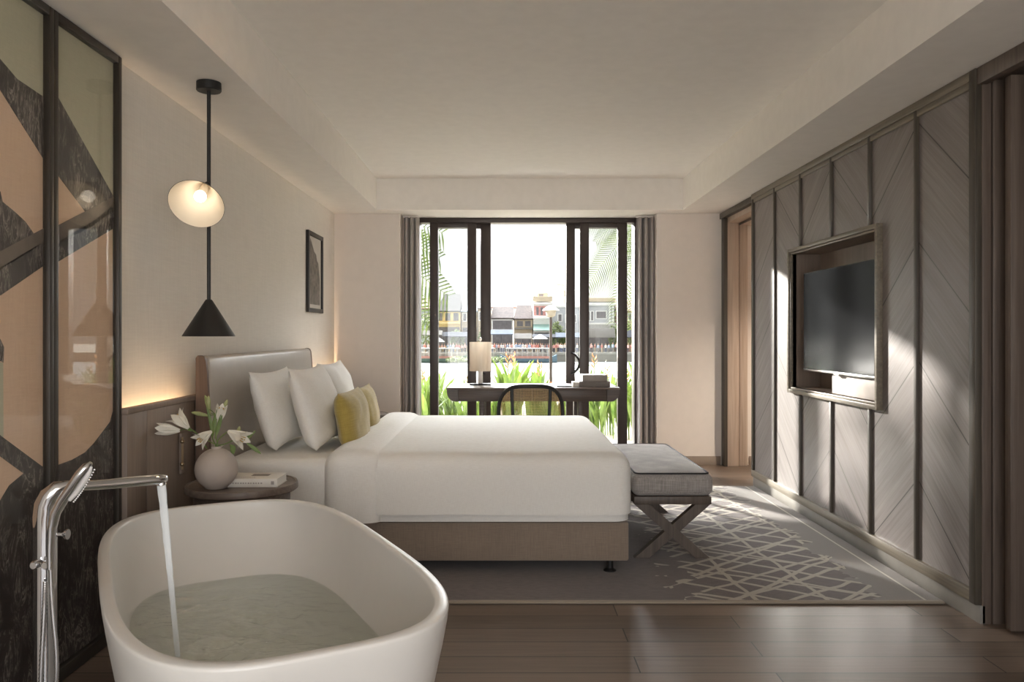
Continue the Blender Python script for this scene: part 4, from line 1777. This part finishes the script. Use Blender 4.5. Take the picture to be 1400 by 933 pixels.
MAT['boat_red'] = plain('red_paint', srgb(204, 150, 136), .6, var=.1, scale=2)
MAT['boat_white'] = plain('white_paint', srgb(200, 194, 187), .6)

# terrace, garden ground, river, far bank
b = B()
b.box(-9, 9, 8.05, 9.35, -.12, -.015)
struct(b, 'terrace_floor', MAT['terrace'])
b = B()
b.box(-60, 60, 9.35, 24, -1.2, -.06)
b.box(-60, 60, -40, YB - .25, -1.2, -.06)
struct(b, 'garden_ground', MAT['soil'])
DB = 150.0
KB = DB / F
GZ = H - (482 - V0) * KB           # promenade level, -2.2
WZ = H - (494 - V0) * KB           # river level
wm2, nt, bs = new_mat('river_water')
k = N(nt)
o_ = k.obj()
f_ = k.noise(k.mapping(o_, (.25, 1, 1)), .5, 5, .65)
k.L.new(k.mix(k.ramp(f_, .35, .65), srgb(88, 92, 90), srgb(124, 128, 126)), bs.inputs['Base Color'])
bs.inputs['Roughness'].default_value = .45
bs.inputs['Specular IOR Level'].default_value = .25
k.bump(bs, f_, .25, .3)
b = B()
b.box(-260, 260, 24, DB - 3, WZ - 2, WZ)
river = b.done('river', wm2)
tag(river, 'wide pale river seen through the window', 'river', kind='stuff')
b = B()
b.box(-260, 260, DB - 3, DB + 120, WZ - 2, GZ)
b.box(-260, 260, DB - 3.4, DB - 3, GZ - .35, GZ + .06)
struct(b, 'quay_ground', MAT['quay'])


def bx(u):
    return (u - U0) * KB


def bz(v):
    return H - (v - V0) * KB


def bld(u0, u1, v0, dep, mat, label, y=DB + 6, name='street_house'):
    """body of a house from the ground up to the height of v0"""
    o = empty(name, (bx((u0 + u1) / 2), y, GZ), label, 'house')
    q = B()
    q.box(bx(u0), bx(u1), y, y + dep, GZ, bz(v0), .03)
    q.done('wall', mat, o)
    return o


def win(o, u0, u1, v0, v1, y=DB + 6, frame=MAT['white_p'], glass=MAT['darkopen'], t=.16):
    q = B()
    x0, x1, z1, z0 = bx(u0), bx(u1), bz(v0), bz(v1)
    q.box(x0 - t, x0, y - .12, y + .05, z0 - t, z1 + t)
    q.box(x1, x1 + t, y - .12, y + .05, z0 - t, z1 + t)
    q.box(x0, x1, y - .12, y + .05, z1, z1 + t)
    q.box(x0, x1, y - .12, y + .05, z0 - t, z0)
    w = q.done('window', frame, o)
    q = B()
    q.box(x0, x1, y - .03, y + .04, z0, z1)
    q.done('pane', glass, w)


def opening(o, u0, u1, v0, v1, y=DB + 6, mat=None, name='opening'):
    q = B()
    q.box(bx(u0), bx(u1), y - .06, y + .04, bz(v1), bz(v0))
    q.done(name, mat or MAT['darkopen'], o)


def band(o, u0, u1, v0, v1, y=DB + 6, mat=None, name='cornice', out=.4):
    q = B()
    q.box(bx(u0), bx(u1), y - out, y + .1, bz(v1), bz(v0), .03)
    q.done(name, mat or MAT['white_p'], o)


def slope_roof(o, u0, u1, ur0, ur1, ve, vr, mat, y=DB + 6, dep=9, name='roof'):
    """tiled roof sloping towards the river, ridge between ur0 and ur1"""
    q = B()
    x0, x1, a, c = bx(u0), bx(u1), bx(ur0), bx(ur1)
    ze, zr = bz(ve), bz(vr)
    p = [(x0, y - .8, ze), (x1, y - .8, ze), (c, y + dep / 2, zr), (a, y + dep / 2, zr)]
    p2 = [(x0, y + dep + .8, ze), (x1, y + dep + .8, ze)]
    vs_ = [q.bm.verts.new(v) for v in p + p2]
    lo = [q.bm.verts.new((v[0], v[1], v[2] - .22)) for v in p + p2]
    for f in ((0, 1, 2, 3), (5, 4, 3, 2), (4, 0, 3), (1, 5, 2)):
        q._f([vs_[i] for i in f], False)
    for i, j in ((0, 1), (1, 5), (5, 4), (4, 0)):
        q._f([vs_[i], vs_[j], lo[j], lo[i]], False)
    q._f([lo[i] for i in (0, 4, 5, 1)], False)
    q.done(name, mat, o)


Y6 = DB + 6
# yellow house
o = bld(592, 627, 424, 8, MAT['yellow'], 'yellow house with steep grey tiled roof across the river')
slope_roof(o, 591, 627.2, 603, 626, 424, 398, MAT['tilegrey'])
for u in (594, 605.5, 617):
    win(o, u, u + 7.5, 427, 438, frame=MAT['yellow'])
band(o, 591, 627.3, 440, 442.5, mat=MAT['yellow'], name='balcony', out=1.2)
opening(o, 594, 626, 447, 474)
# blue gable
o = bld(628.5, 651, 424, 8, MAT['tan_p'], 'narrow tan house with blue grey gable roof between yellow house and palm', y=Y6 + .6)
slope_roof(o, 627.8, 651.4, 631, 645, 424, 408, MAT['blue_p'], y=Y6 + .6)
win(o, 631, 635, 428, 438, y=Y6 + .6)
opening(o, 630, 650, 448, 474, y=Y6 + .6)
o = bld(652, 670, 420, 8, MAT['tan_p'], 'low tan house behind the window mullions across the river', y=Y6 + .3)
slope_roof(o, 651.8, 670.3, 653, 670, 420, 411, MAT['tile'], y=Y6 + .3)
win(o, 654, 657, 426, 437, y=Y6 + .3)
# hip roof behind
o = bld(668, 714, 415, 10, MAT['white_p'], 'white house with pink hipped roof standing behind the brown roofs', y=Y6 + 16)
slope_roof(o, 664, 718, 676, 696, 415, 404, MAT['tilepink'], y=Y6 + 16, dep=10)
# brown roofed long shop
o = bld(671, 702, 434, 8, MAT['white_p'], 'shop house with long brown tiled roof and dark open upper floor')
slope_roof(o, 670.6, 703, 673, 703, 434, 417, MAT['tile'])
opening(o, 673, 700, 438, 450)
band(o, 671, 702, 451, 453, mat=MAT['white_p'], name='ledge')
opening(o, 673, 700, 456, 476)
# second brown roof
o = bld(704, 729.5, 435, 8, MAT['tan_p'], 'shop house with shorter brown tiled roof and two dark windows')
slope_roof(o, 703.3, 729.5, 708, 729.6, 435, 415, MAT['tile'])
win(o, 707.5, 716, 438.5, 446, frame=MAT['tan_p'])
win(o, 719, 727, 438.5, 446, frame=MAT['tan_p'])
band(o, 704, 729.5, 448, 450.5, mat=MAT['awn_pale'], name='ledge', out=1.0)
opening(o, 706, 728, 456, 476)
# terrace house
o = bld(730.5, 757, 410, 9, MAT['white_p'], 'tall white terrace house with red balcony and teal awning')
q = B()
q.box(bx(737), bx(752), Y6 + 2, Y6 + 7, bz(410), bz(398), .03)
q.done('roof_room', MAT['tan_p'], o)
opening(o, 739.5, 745.5, 399.5, 404.5, y=Y6 + 2)
band(o, 730, 757.4, 403.5, 410.5, mat=MAT['tan_p'], name='parapet', out=.5)
band(o, 730, 757.4, 412.5, 415, name='cornice', out=.9)
opening(o, 731.5, 757, 417, 431, mat=MAT['red_p'], name='balcony_wall')
for u in (735, 741, 748):
    opening(o, u, u + 3.2, 419, 430, y=Y6 - .06)
band(o, 730.2, 757.3, 431, 435.5, mat=MAT['white_p'], name='balcony', out=1.2)
q = B()
q.prism([(bx(730.4), Y6 - 2.2, bz(452)), (bx(730.4), Y6, bz(444)), (bx(730.4), Y6, bz(443)), (bx(730.4), Y6 - 2.3, bz(451.4))], (bx(757) - bx(730.4), 0, 0))
q.done('awning', MAT['teal'], o)
opening(o, 732, 756, 455, 476)
# grey house
o = bld(758, 804.5, 417, 9, MAT['grey_p'], 'grey house with narrow white framed window behind the lamp post', y=Y6 + .4)
win(o, 766.5, 771, 429, 438.5, y=Y6 + .4)
win(o, 787, 791.5, 430, 440, y=Y6 + .4)
win(o, 777, 782, 430, 440, y=Y6 + .4)
band(o, 757.8, 804.6, 416, 419, y=Y6 + .4, name='cornice')
q = B()
q.box(bx(780), bx(796), Y6 + 3, Y6 + 8, bz(418), bz(401), .03)
q.done('roof_room', MAT['grey_p'], o)
opening(o, 760, 804, 456, 476, y=Y6 + .4)
# grey house with white trim
o = bld(806, 846, 410, 9, MAT['grey_p'], 'grey house with white trim, wide window and railed balcony')
band(o, 805.2, 847, 405.5, 411, mat=MAT['tan_p'], name='parapet', out=.3)
band(o, 805.2, 847, 412.5, 416.5, name='cornice', out=.6)
for u in (808, 813):
    win(o, u, u + 2.6, 425, 437.5)
win(o, 820.5, 834, 425, 434.5)
q = B()
for u in (806.2, 838, 842.5):
    q.box(bx(u), bx(u) + .35, Y6 - .25, Y6 + .05, bz(445), bz(412))
q.done('pilaster', MAT['white_p'], o)
band(o, 805.2, 847, 441, 443.5, name='balcony', out=1.4)
q = B()
for i in range(21):
    u = 806 + i * 2
    q.box(bx(u), bx(u) + .12, Y6 - 1.4, Y6 - 1.28, bz(449), bz(443.5))
q.box(bx(805.5), bx(846.5), Y6 - 1.42, Y6 - 1.26, bz(449.6), bz(448.6))
q.done('railing', MAT['white_p'], o)
opening(o, 807, 845, 456, 476)
# reddish house on the right, pale house on the left
o = bld(849, 892, 424, 9, MAT['pink_p'], 'pinkish house with red brown roof at the right end of the row')
slope_roof(o, 848, 893, 850, 891, 424, 407, MAT['tilepink'])
for u in (857, 866):
    win(o, u, u + 4, 428, 437)
o = bld(548, 590, 420, 9, MAT['blue_p'], 'pale blue house half hidden behind trees at the left end of the row', y=Y6 + 2)
slope_roof(o, 546, 592, 556, 584, 420, 404, MAT['tilepink'], y=Y6 + 2)
for u in (574, 582):
    win(o, u, u + 4, 428, 438, y=Y6 + 2)

# awnings along the promenade
for (u0, u1, v0, v1, m_, lb) in [
        (573, 604, 453, 459, 'awn_pale', 'pale tarpaulin awning in front of the yellow house'),
        (604, 650, 455, 461, 'awn_dark', 'dark tarpaulin awning beside the flowering bush'),
        (668, 702, 452, 458, 'awn_blue', 'blue grey awning under the long brown roof'),
        (702.5, 727, 457, 464, 'awn_pale', 'pale awning low in front of the brown roofed shops'),
        (728, 760, 458, 462, 'awn_dark', 'dark awning below the teal one'),
        (760, 800, 456, 462, 'awn_blue', 'blue awning in front of the plain grey house'),
        (800, 842, 450, 462, 'awn_pale', 'steep pale awning in front of the white trimmed house'),
        (846, 885, 452, 462, 'awn_dark', 'dark awning at the right end of the promenade')]:
    o = empty('awning', (bx((u0 + u1) / 2), DB + 3, bz(v1)), lb + ' across the river', 'awning', 'promenade awnings')
    q = B()
    za, zb = bz(v0), bz(v1)
    q.prism([(bx(u0), DB + .6, zb), (bx(u0), DB + 1.7, za), (bx(u0), DB + 1.7, za + .15), (bx(u0), DB + .6, zb + .15)], (bx(u1) - bx(u0), 0, 0))
    q.done('canopy', MAT[m_], o)
    for x in (bx(u0) + .3, (bx(u0) + bx(u1)) / 2, bx(u1) - .3):
        q = B()
        q.tube([(x, DB + .8, GZ), (x, DB + .8, zb + .05)], .06, 6)
        q.done('pole', MAT['awn_dark'], o)

# white parasol
def parasol(u, v, w, lb):
    X, Y = bx(u), DB - 1.5
    o = empty('parasol', (X, Y, GZ), lb, 'parasol')
    q = B()
    q.lathe([(w, bz(v) - .9), (w * .5, bz(v) - .4), (.05, bz(v)), (.04, bz(v) - .1), (w * .5, bz(v) - .5), (w - .02, bz(v) - .98)], 8, (X, Y, 0))
    q.done('canopy', MAT['white_c'], o, angle=20)
    q = B()
    q.tube([(X, Y, GZ), (X, Y, bz(v) - .1)], .05, 8)
    q.done('pole', MAT['bark'], o)


parasol(738, 457, 1.55, 'white market parasol right of the moored boat across the river')
parasol(600, 461, 1.3, 'white market parasol in front of the yellow house across the river')

# moored excursion boats
def boat(u0, u1, hull, trim, lb):
    X0, X1, Y = bx(u0), bx(u1), DB - 7
    L = X1 - X0
    o = empty('boat', ((X0 + X1) / 2, Y, WZ), lb, 'boat', 'moored excursion boats')

    def hr(s):
        x = X0 + L * s
        w = 1.3 * (math.sin(pi * min(1, max(0, s * .94 + .03))) ** .45)
        z = .75 + .7 * (2 * s - 1) ** 4
        return [(x, Y - w, WZ + z), (x, Y - w * .8, WZ + .1), (x, Y, WZ - .1), (x, Y + w * .8, WZ + .1), (x, Y + w, WZ + z)]
    q = B()
    q.loft([hr(i / 14) for i in range(15)])
    q.done('hull', hull, o)
    q = B()
    q.box(X0 + L * .1, X1 - L * .12, Y - 1.15, Y + 1.15, WZ + 2.45, WZ + 2.6, .03)
    q.done('canopy', MAT['boat_white'], o)
    q = B()
    q.box(X0 + L * .12, X1 - L * .14, Y - 1.2, Y - 1.12, WZ + .75, WZ + 1.15)
    q.box(X0 + L * .12, X1 - L * .14, Y + 1.12, Y + 1.2, WZ + .75, WZ + 1.15)
    q.done('side_rail', trim, o)
    n_ = 9
    for i in range(n_):
        x = X0 + L * (.12 + .72 * i / (n_ - 1))
        q = B()
        q.box(x - .07, x + .07, Y - 1.12, Y - 1.0, WZ + .7, WZ + 2.45)
        q.box(x - .07, x + .07, Y + 1.0, Y + 1.12, WZ + .7, WZ + 2.45)
        q.box(x - .07, x + .07, Y - 1.12, Y + 1.12, WZ + 2.36, WZ + 2.45)
        q.done('canopy_frame', MAT['boat_white'], o)


boat(560, 641, MAT['hull_green'], MAT['boat_red'], 'green hulled excursion boat with white canopy, moored at the left')
boat(684, 758, MAT['hull_blue'], MAT['boat_red'], 'blue hulled excursion boat with red rails, moored near the lamp post')
boat(642, 682, MAT['hull_green'], MAT['boat_white'], 'smaller boat moored behind the desk lamp shade')

# people strolling on the promenade
skin = plain('skin', srgb(196, 158, 132), .6)


def person_mesh(name, shirt, trousers, pose):
    b_ = B()
    rings_ = []
    prof_ = [(.10, .86), (.17, .95), (.15, 1.10), (.19, 1.32), (.20, 1.40), (.12, 1.46), (.055, 1.49), (.055, 1.54), (.085, 1.58), (.10, 1.65), (.085, 1.72), (.03, 1.76)]
    n = 8
    for r_, z in prof_:
        rings_.append([Vector((r_ * math.cos(2 * pi * i / n), .62 * r_ * math.sin(2 * pi * i / n), z)) for i in range(n)])
    b_.mi = 0
    b_.loft(rings_)
    for f in b_.bm.faces:
        z = sum(v.co.z for v in f.verts) / len(f.verts)
        f.material_index = 2 if z > 1.47 else 0
    b_.mi = 1
    for s in (-1, 1):
        b_.tube([(s * .085, 0, .90), (s * .095, .05 * s * pose, .48), (s * .10, -.06 * s * pose, .06), (s * .10, -.06 * s * pose - .14, .03)], [.09, .065, .045, .035], 8)
    b_.mi = 0
    for s in (-1, 1):
        b_.tube([(s * .17, 0, 1.39), (s * .24, .03, 1.14), (s * .23, -.10 * pose, .93)], [.06, .045, .035], 8)
    return b_.done(name, [shirt, trousers, skin])


kinds = [('pale', plain('pale_shirt', srgb(222, 214, 206), .8), plain('blue_trousers', srgb(96, 104, 126), .8), 1.0),
         ('pink', plain('pink_shirt', srgb(216, 172, 164), .8), plain('dark_trousers', srgb(78, 74, 78), .8), .4),
         ('blue', plain('blue_shirt', srgb(160, 172, 190), .8), plain('grey_trousers', srgb(126, 120, 116), .8), .8),
         ('red', plain('red_shirt', srgb(196, 130, 118), .8), plain('tan_trousers', srgb(176, 158, 134), .8), .2)]
us = []
for u in list(range(576, 588, 5)) + list(range(600, 640, 4)) + [652, 655] + list(range(673, 774, 3)) + [789] + list(range(808, 844, 5)) + [859, 864]:
    us.append(u + R.uniform(-.5, .5))
protos = {}
for i, u in enumerate(us):
    kd = kinds[R.randrange(4)]
    Yp = DB - .25 - .85 * (i % 3) + R.uniform(-.1, .1)
    if kd[0] not in protos:
        o = person_mesh('person', kd[1], kd[2], kd[3])
        protos[kd[0]] = o
    else:
        o = protos[kd[0]].copy()
        col.objects.link(o)
    o.location = ((u - U0) * Yp / F, Yp, GZ + .001)
    o.rotation_euler = (0, 0, R.uniform(0, 6.28))
    s = R.uniform(.9, 1.05)
    o.scale = (s * 1.1, s * 1.1, s)
    tag(o, 'tiny distant person in a %s shirt among the riverside crowd' % kd[0], 'person', 'riverside crowd in %s shirts' % kd[0])


# ---------------------------------------------------------------- trees and plants
def frond(b, base, d, L, droop, n=26, lw=.02, ll=.32, up=Vector((0, 0, 1)), curl=.0):
    base, d = Vector(base), Vector(d).normalized()
    pts = []
    for i in range(n + 1):
        s = i / n
        pts.append(base + d * (L * s) + Vector((0, 0, -droop * L * s * s)))
    b.mi = 1
    b.tube([pts[j] for j in range(0, n + 1, 2)], [.014 * L / 2 * (1 - .85 * j / n) for j in range(0, n + 1, 2)], 5)
    b.mi = 0
    for i in range(3, n + 1):
        t = (pts[i] - pts[i - 1]).normalized()
        sd = t.cross(up)
        if sd.length < .05: sd = t.cross(Vector((1, 0, 0)))
        sd.normalize()
        nn = sd.cross(t)
        s = i / n
        l = ll * L * (math.sin(pi * (.12 + .83 * s)) ** .7)
        for sg in (-1, 1):
            q0 = pts[i]
            dirv = (sd * sg * .85 + t * .55 + nn * .12).normalized()
            q1 = q0 + dirv * l * .5 + Vector((0, 0, -.03 * l))
            q2 = q0 + dirv * l * .95 + Vector((0, 0, -(.22 + curl) * l))
            w = t * lw * L / 2 * .5
            a = [b.bm.verts.new(p) for p in (q0 - w * .5, q0 + w * .5, q1 + w, q1 - w)]
            b._f(a)
            tip = b.bm.verts.new(q2)
            b._f([a[3], a[2], tip])


def palm(base, h, nf, L, label, matl, seed, lean=(0, 0), n=26, r=.13, lw=.02, span=None):
    rr = random.Random(seed)
    o = empty('palm_tree', base, label, 'palm tree')
    base = Vector(base)
    top = base + Vector((lean[0], lean[1], h))
    q = B()
    pts = curve3(base, base + Vector((lean[0] * .2, lean[1] * .2, h * .6)), top, 8)
    q.tube(pts, [r * (1.15 - .4 * i / 8) for i in range(9)], 10)
    q.done('trunk', MAT['bark'], o)
    for i in range(nf):
        a = (2 * pi * i / nf + rr.uniform(-.25, .25)) if span is None else math.radians(span[0] + (span[1] - span[0]) * (i + .5) / nf + rr.uniform(-5, 5))
        e = rr.uniform(-.1, .75)
        q = B()
        frond(q, top, (math.cos(a) * math.cos(e), math.sin(a) * math.cos(e), math.sin(e)), L * rr.uniform(.85, 1.1), rr.uniform(.28, .55), n, lw)
        q.done('frond', [MAT[matl], MAT['stem']], o, angle=80)
    return o


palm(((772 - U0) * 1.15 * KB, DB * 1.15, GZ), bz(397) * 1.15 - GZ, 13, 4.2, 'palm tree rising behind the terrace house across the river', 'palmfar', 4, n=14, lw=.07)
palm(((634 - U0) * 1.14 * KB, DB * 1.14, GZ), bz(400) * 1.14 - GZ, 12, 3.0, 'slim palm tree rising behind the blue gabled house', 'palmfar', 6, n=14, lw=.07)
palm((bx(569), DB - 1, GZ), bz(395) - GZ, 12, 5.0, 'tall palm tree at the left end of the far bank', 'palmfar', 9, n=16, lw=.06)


def bush(X, Y, z, rx, rz, label, seed, mat, name='bush', lf=.35, n=420):
    rr = random.Random(seed)
    o = empty(name, (X, Y, z), label, 'bush' if name == 'bush' else 'tree')
    q = B()
    for i in range(n):
        th, ph = rr.uniform(0, 2 * pi), math.acos(rr.uniform(-.5, 1))
        rad = rr.uniform(.72, 1.05) * (1 + .18 * math.sin(3 * th + seed) * math.sin(2 * ph))
        p = Vector((X + rx * rad * math.sin(ph) * math.cos(th), Y + rx * .7 * rad * math.sin(ph) * math.sin(th), z + rz * .45 + rz * .55 * rad * math.cos(ph)))
        d = Vector((rr.uniform(-1, 1), rr.uniform(-1, 1), rr.uniform(-.6, 1))).normalized()
        e = d.orthogonal().normalized()
        s = lf * rr.uniform(.6, 1.3)
        a = [q.bm.verts.new(v) for v in (p - d * s, p + e * s * .45, p + d * s, p - e * s * .45)]
        q._f(a)
    q.done('foliage', MAT[mat], o, angle=80, fix=False)
    q = B()
    q.tube([(X, Y, z), (X, Y, z + rz * .6)], [.16, .08], 8)
    q.done('trunk', MAT['bark'], o)


bush(bx(580), DB + 3.2, GZ, 1.61, 6.6, 'pale green tree in front of the pale blue house', 1, 'bush', 'tree')
bush(bx(624), DB + 3.2, GZ, 1.36, 4.2, 'yellow green flowering bush in front of the yellow house', 2, 'bush')
bush(bx(762), DB + 3.2, GZ, 1.24, 5.8, 'green tree between the teal awning and the grey house', 3, 'bush', 'tree')
bush(bx(777), DB + 3.2, GZ, 0.93, 4.2, 'low pale bush in front of the plain grey house', 4, 'bush')
bush(bx(843), DB + 3.2, GZ, 0.99, 5.0, 'light green bush at the corner of the white trimmed house', 5, 'bush')
bush(bx(866), DB + 3.2, GZ, 1.36, 6.2, 'light green tree in front of the pinkish house', 6, 'bush', 'tree')
bush(bx(660), DB + 3.2, GZ, 0.93, 4.5, 'green bush behind the middle window mullions', 7, 'bush')
# water weeds at the quay
for u, sd in ((630, 3), (676, 8)):
    bush(bx(u), DB - 10.6, WZ + .02, 2.0, 1.1, 'clump of green water weed floating by the %s boat' % ('left' if u < 650 else 'middle'), sd, 'bush', 'bush', .3, 200)

# street lamp on the bank
SLY = 15.0
o = empty('street_lamp', (at(753, 457, SLY).x, SLY, -.06), 'white cone topped street lamp on a dark post by the river', 'street lamp')
X = at(753, 457, SLY).x
zt = lambda v: at(0, v, SLY).z
b = B()
b.tube([(X, SLY, -.055), (X, SLY, zt(434))], [.030, .026], 12)
b.done('post', MAT['alu'], o)
b = B()
b.lathe([(.035, zt(434)), (.085, zt(432)), (.105, zt(425)), (.11, zt(424.5))], 12, (X, SLY, 0))
b.done('lantern', MAT['white_c'], o, angle=20)
b = B()
b.lathe([(.165, zt(425)), (.16, zt(424.4)), (.09, zt(420)), (.012, zt(417.6)), (.001, zt(417))], 12, (X, SLY, 0))
b.done('hood', MAT['white_c'], o, angle=20)


# heliconia hedge beyond the terrace
def helic(seed, nl=15, hmax=.95):
    rr = random.Random(seed)
    o = empty('heliconia', (0, 0, 0))
    q = B()
    for i in range(nl):
        a = rr.uniform(0, 2 * pi)
        h_ = hmax * rr.uniform(.55, 1.0)
        out = rr.uniform(.08, .38)
        p0 = Vector((rr.uniform(-.1, .1), rr.uniform(-.1, .1), 0))
        p2 = p0 + Vector((math.cos(a) * out, math.sin(a) * out, h_))
        p1 = p0 + Vector((math.cos(a) * out * .15, math.sin(a) * out * .15, h_ * .7))
        cc = curve3(p0, p1, p2, 8)
        w = rr.uniform(.028, .045)
        sd = Vector((-math.sin(a), math.cos(a), 0)) * math.cos(.5) + Vector((math.cos(a), math.sin(a), 0)) * rr.uniform(-.5, .5)
        strip(q, cc, [w * (.16 if i_ < 2 else max(.04, math.sin(pi * (i_ - 1) / 7.2))) for i_ in range(9)], sd.normalized(), .3)
    q.done('foliage', MAT['helic'], o, angle=80, fix=False)
    q = B()
    for i in range(1):
        x, y = rr.uniform(-.15, .15), rr.uniform(-.15, .15)
        h_ = hmax * rr.uniform(.95, 1.12)
        q.mi = 1
        q.tube([(x * .3, y * .3, 0), (x, y, h_ * .8), (x, y, h_)], .006, 5)
        q.mi = 0
        for j in range(5):
            s = -1 if j % 2 else 1
            z = h_ - .14 + .035 * j
            q.tube([(x, y, z), (x + s * .035, y, z + .03), (x + s * .062 * (1 - j * .12), y, z + .07)], [.008, .010, .001], 6)
    q.done('flower_bract', [MAT['bract'], MAT['stem']], o)
    return o


hl = [helic(21), helic(22), helic(23)]
spots = []
for i in range(34):
    spots.append((-2.0 + 4.2 * (i % 17) / 16 + R.uniform(-.05, .05), 9.65 + .75 * (i // 17) + (.16 if i % 2 else -.16)))
tallx = lambda x: 1.0 if (x > 1.15 or -.1 < x < .5) else (.85 if x < -.75 else .72)
for i, (x, y) in enumerate(spots):
    o = hl[i] if i < 3 else copy_tree(hl[i % 3])
    o.location = (x, y, -.058)
    o.rotation_euler = (0, 0, R.uniform(0, 6.28))
    s = tallx(x) * R.uniform(.9, 1.08)
    o.scale = (s, s, s)
    tag(o, 'green heliconia plant with long leaves and orange bracts beyond the terrace', 'plant', 'heliconia hedge beyond the terrace')

# near palms whose fronds hang into the view and dapple the sun
def near_frond_palm(base, h, fr, label, seed):
    o = empty('palm_tree', base, label, 'palm tree')
    base = Vector(base)
    top = base + Vector((0, 0, h))
    q = B()
    q.tube([base, base + Vector((.03, 0, h * .5)), top], [.12, .10, .09], 12)
    q.done('trunk', MAT['bark'], o)
    for tip, droop, L in fr:
        d = Vector(tip) - top
        dd = d + Vector((0, 0, droop * L))
        q = B()
        frond(q, top, dd, dd.length, droop * L / dd.length, 54, .021, .30, up=Vector((0, -1, .3)).normalized(), curl=.25)
        q.done('frond', [MAT['palm'], MAT['stem']], o, angle=80)


near_frond_palm((2.15, 10.6, -.06), 3.1, [
    (at(815, 330, 10.2), .30, 1.3), (at(838, 440, 10.0), .55, 1.5), (at(800, 395, 10.6), .35, 1.3),
    (at(846, 350, 9.8), .3, 1.2), (at(868, 330, 10.4), .2, 1.0), (at(862, 450, 10.9), .5, 1.4),
    (at(930, 300, 10.6), .3, 1.4), (at(940, 400, 10.9), .5, 1.4), (at(900, 250, 11), .2, 1.3), (at(790, 300, 11.2), .25, 1.5)],
    'palm tree right of the window, its feathery fronds hanging into view', 3)
near_frond_palm((-3.3, 10.6, -.06), 3.2, [
    (at(612, 404, 10.4), .35, 1.5), (at(600, 352, 10.8), .3, 1.2), (at(582, 330, 10.4), .3, 1.2), (at(586, 440, 10.2), .5, 1.4),
    (at(604, 318, 10.1), .25, 1.4), (at(400, 330, 11.8), .3, 1.4)],
    'palm tree left of the window, its frond tips showing at the frame', 5)
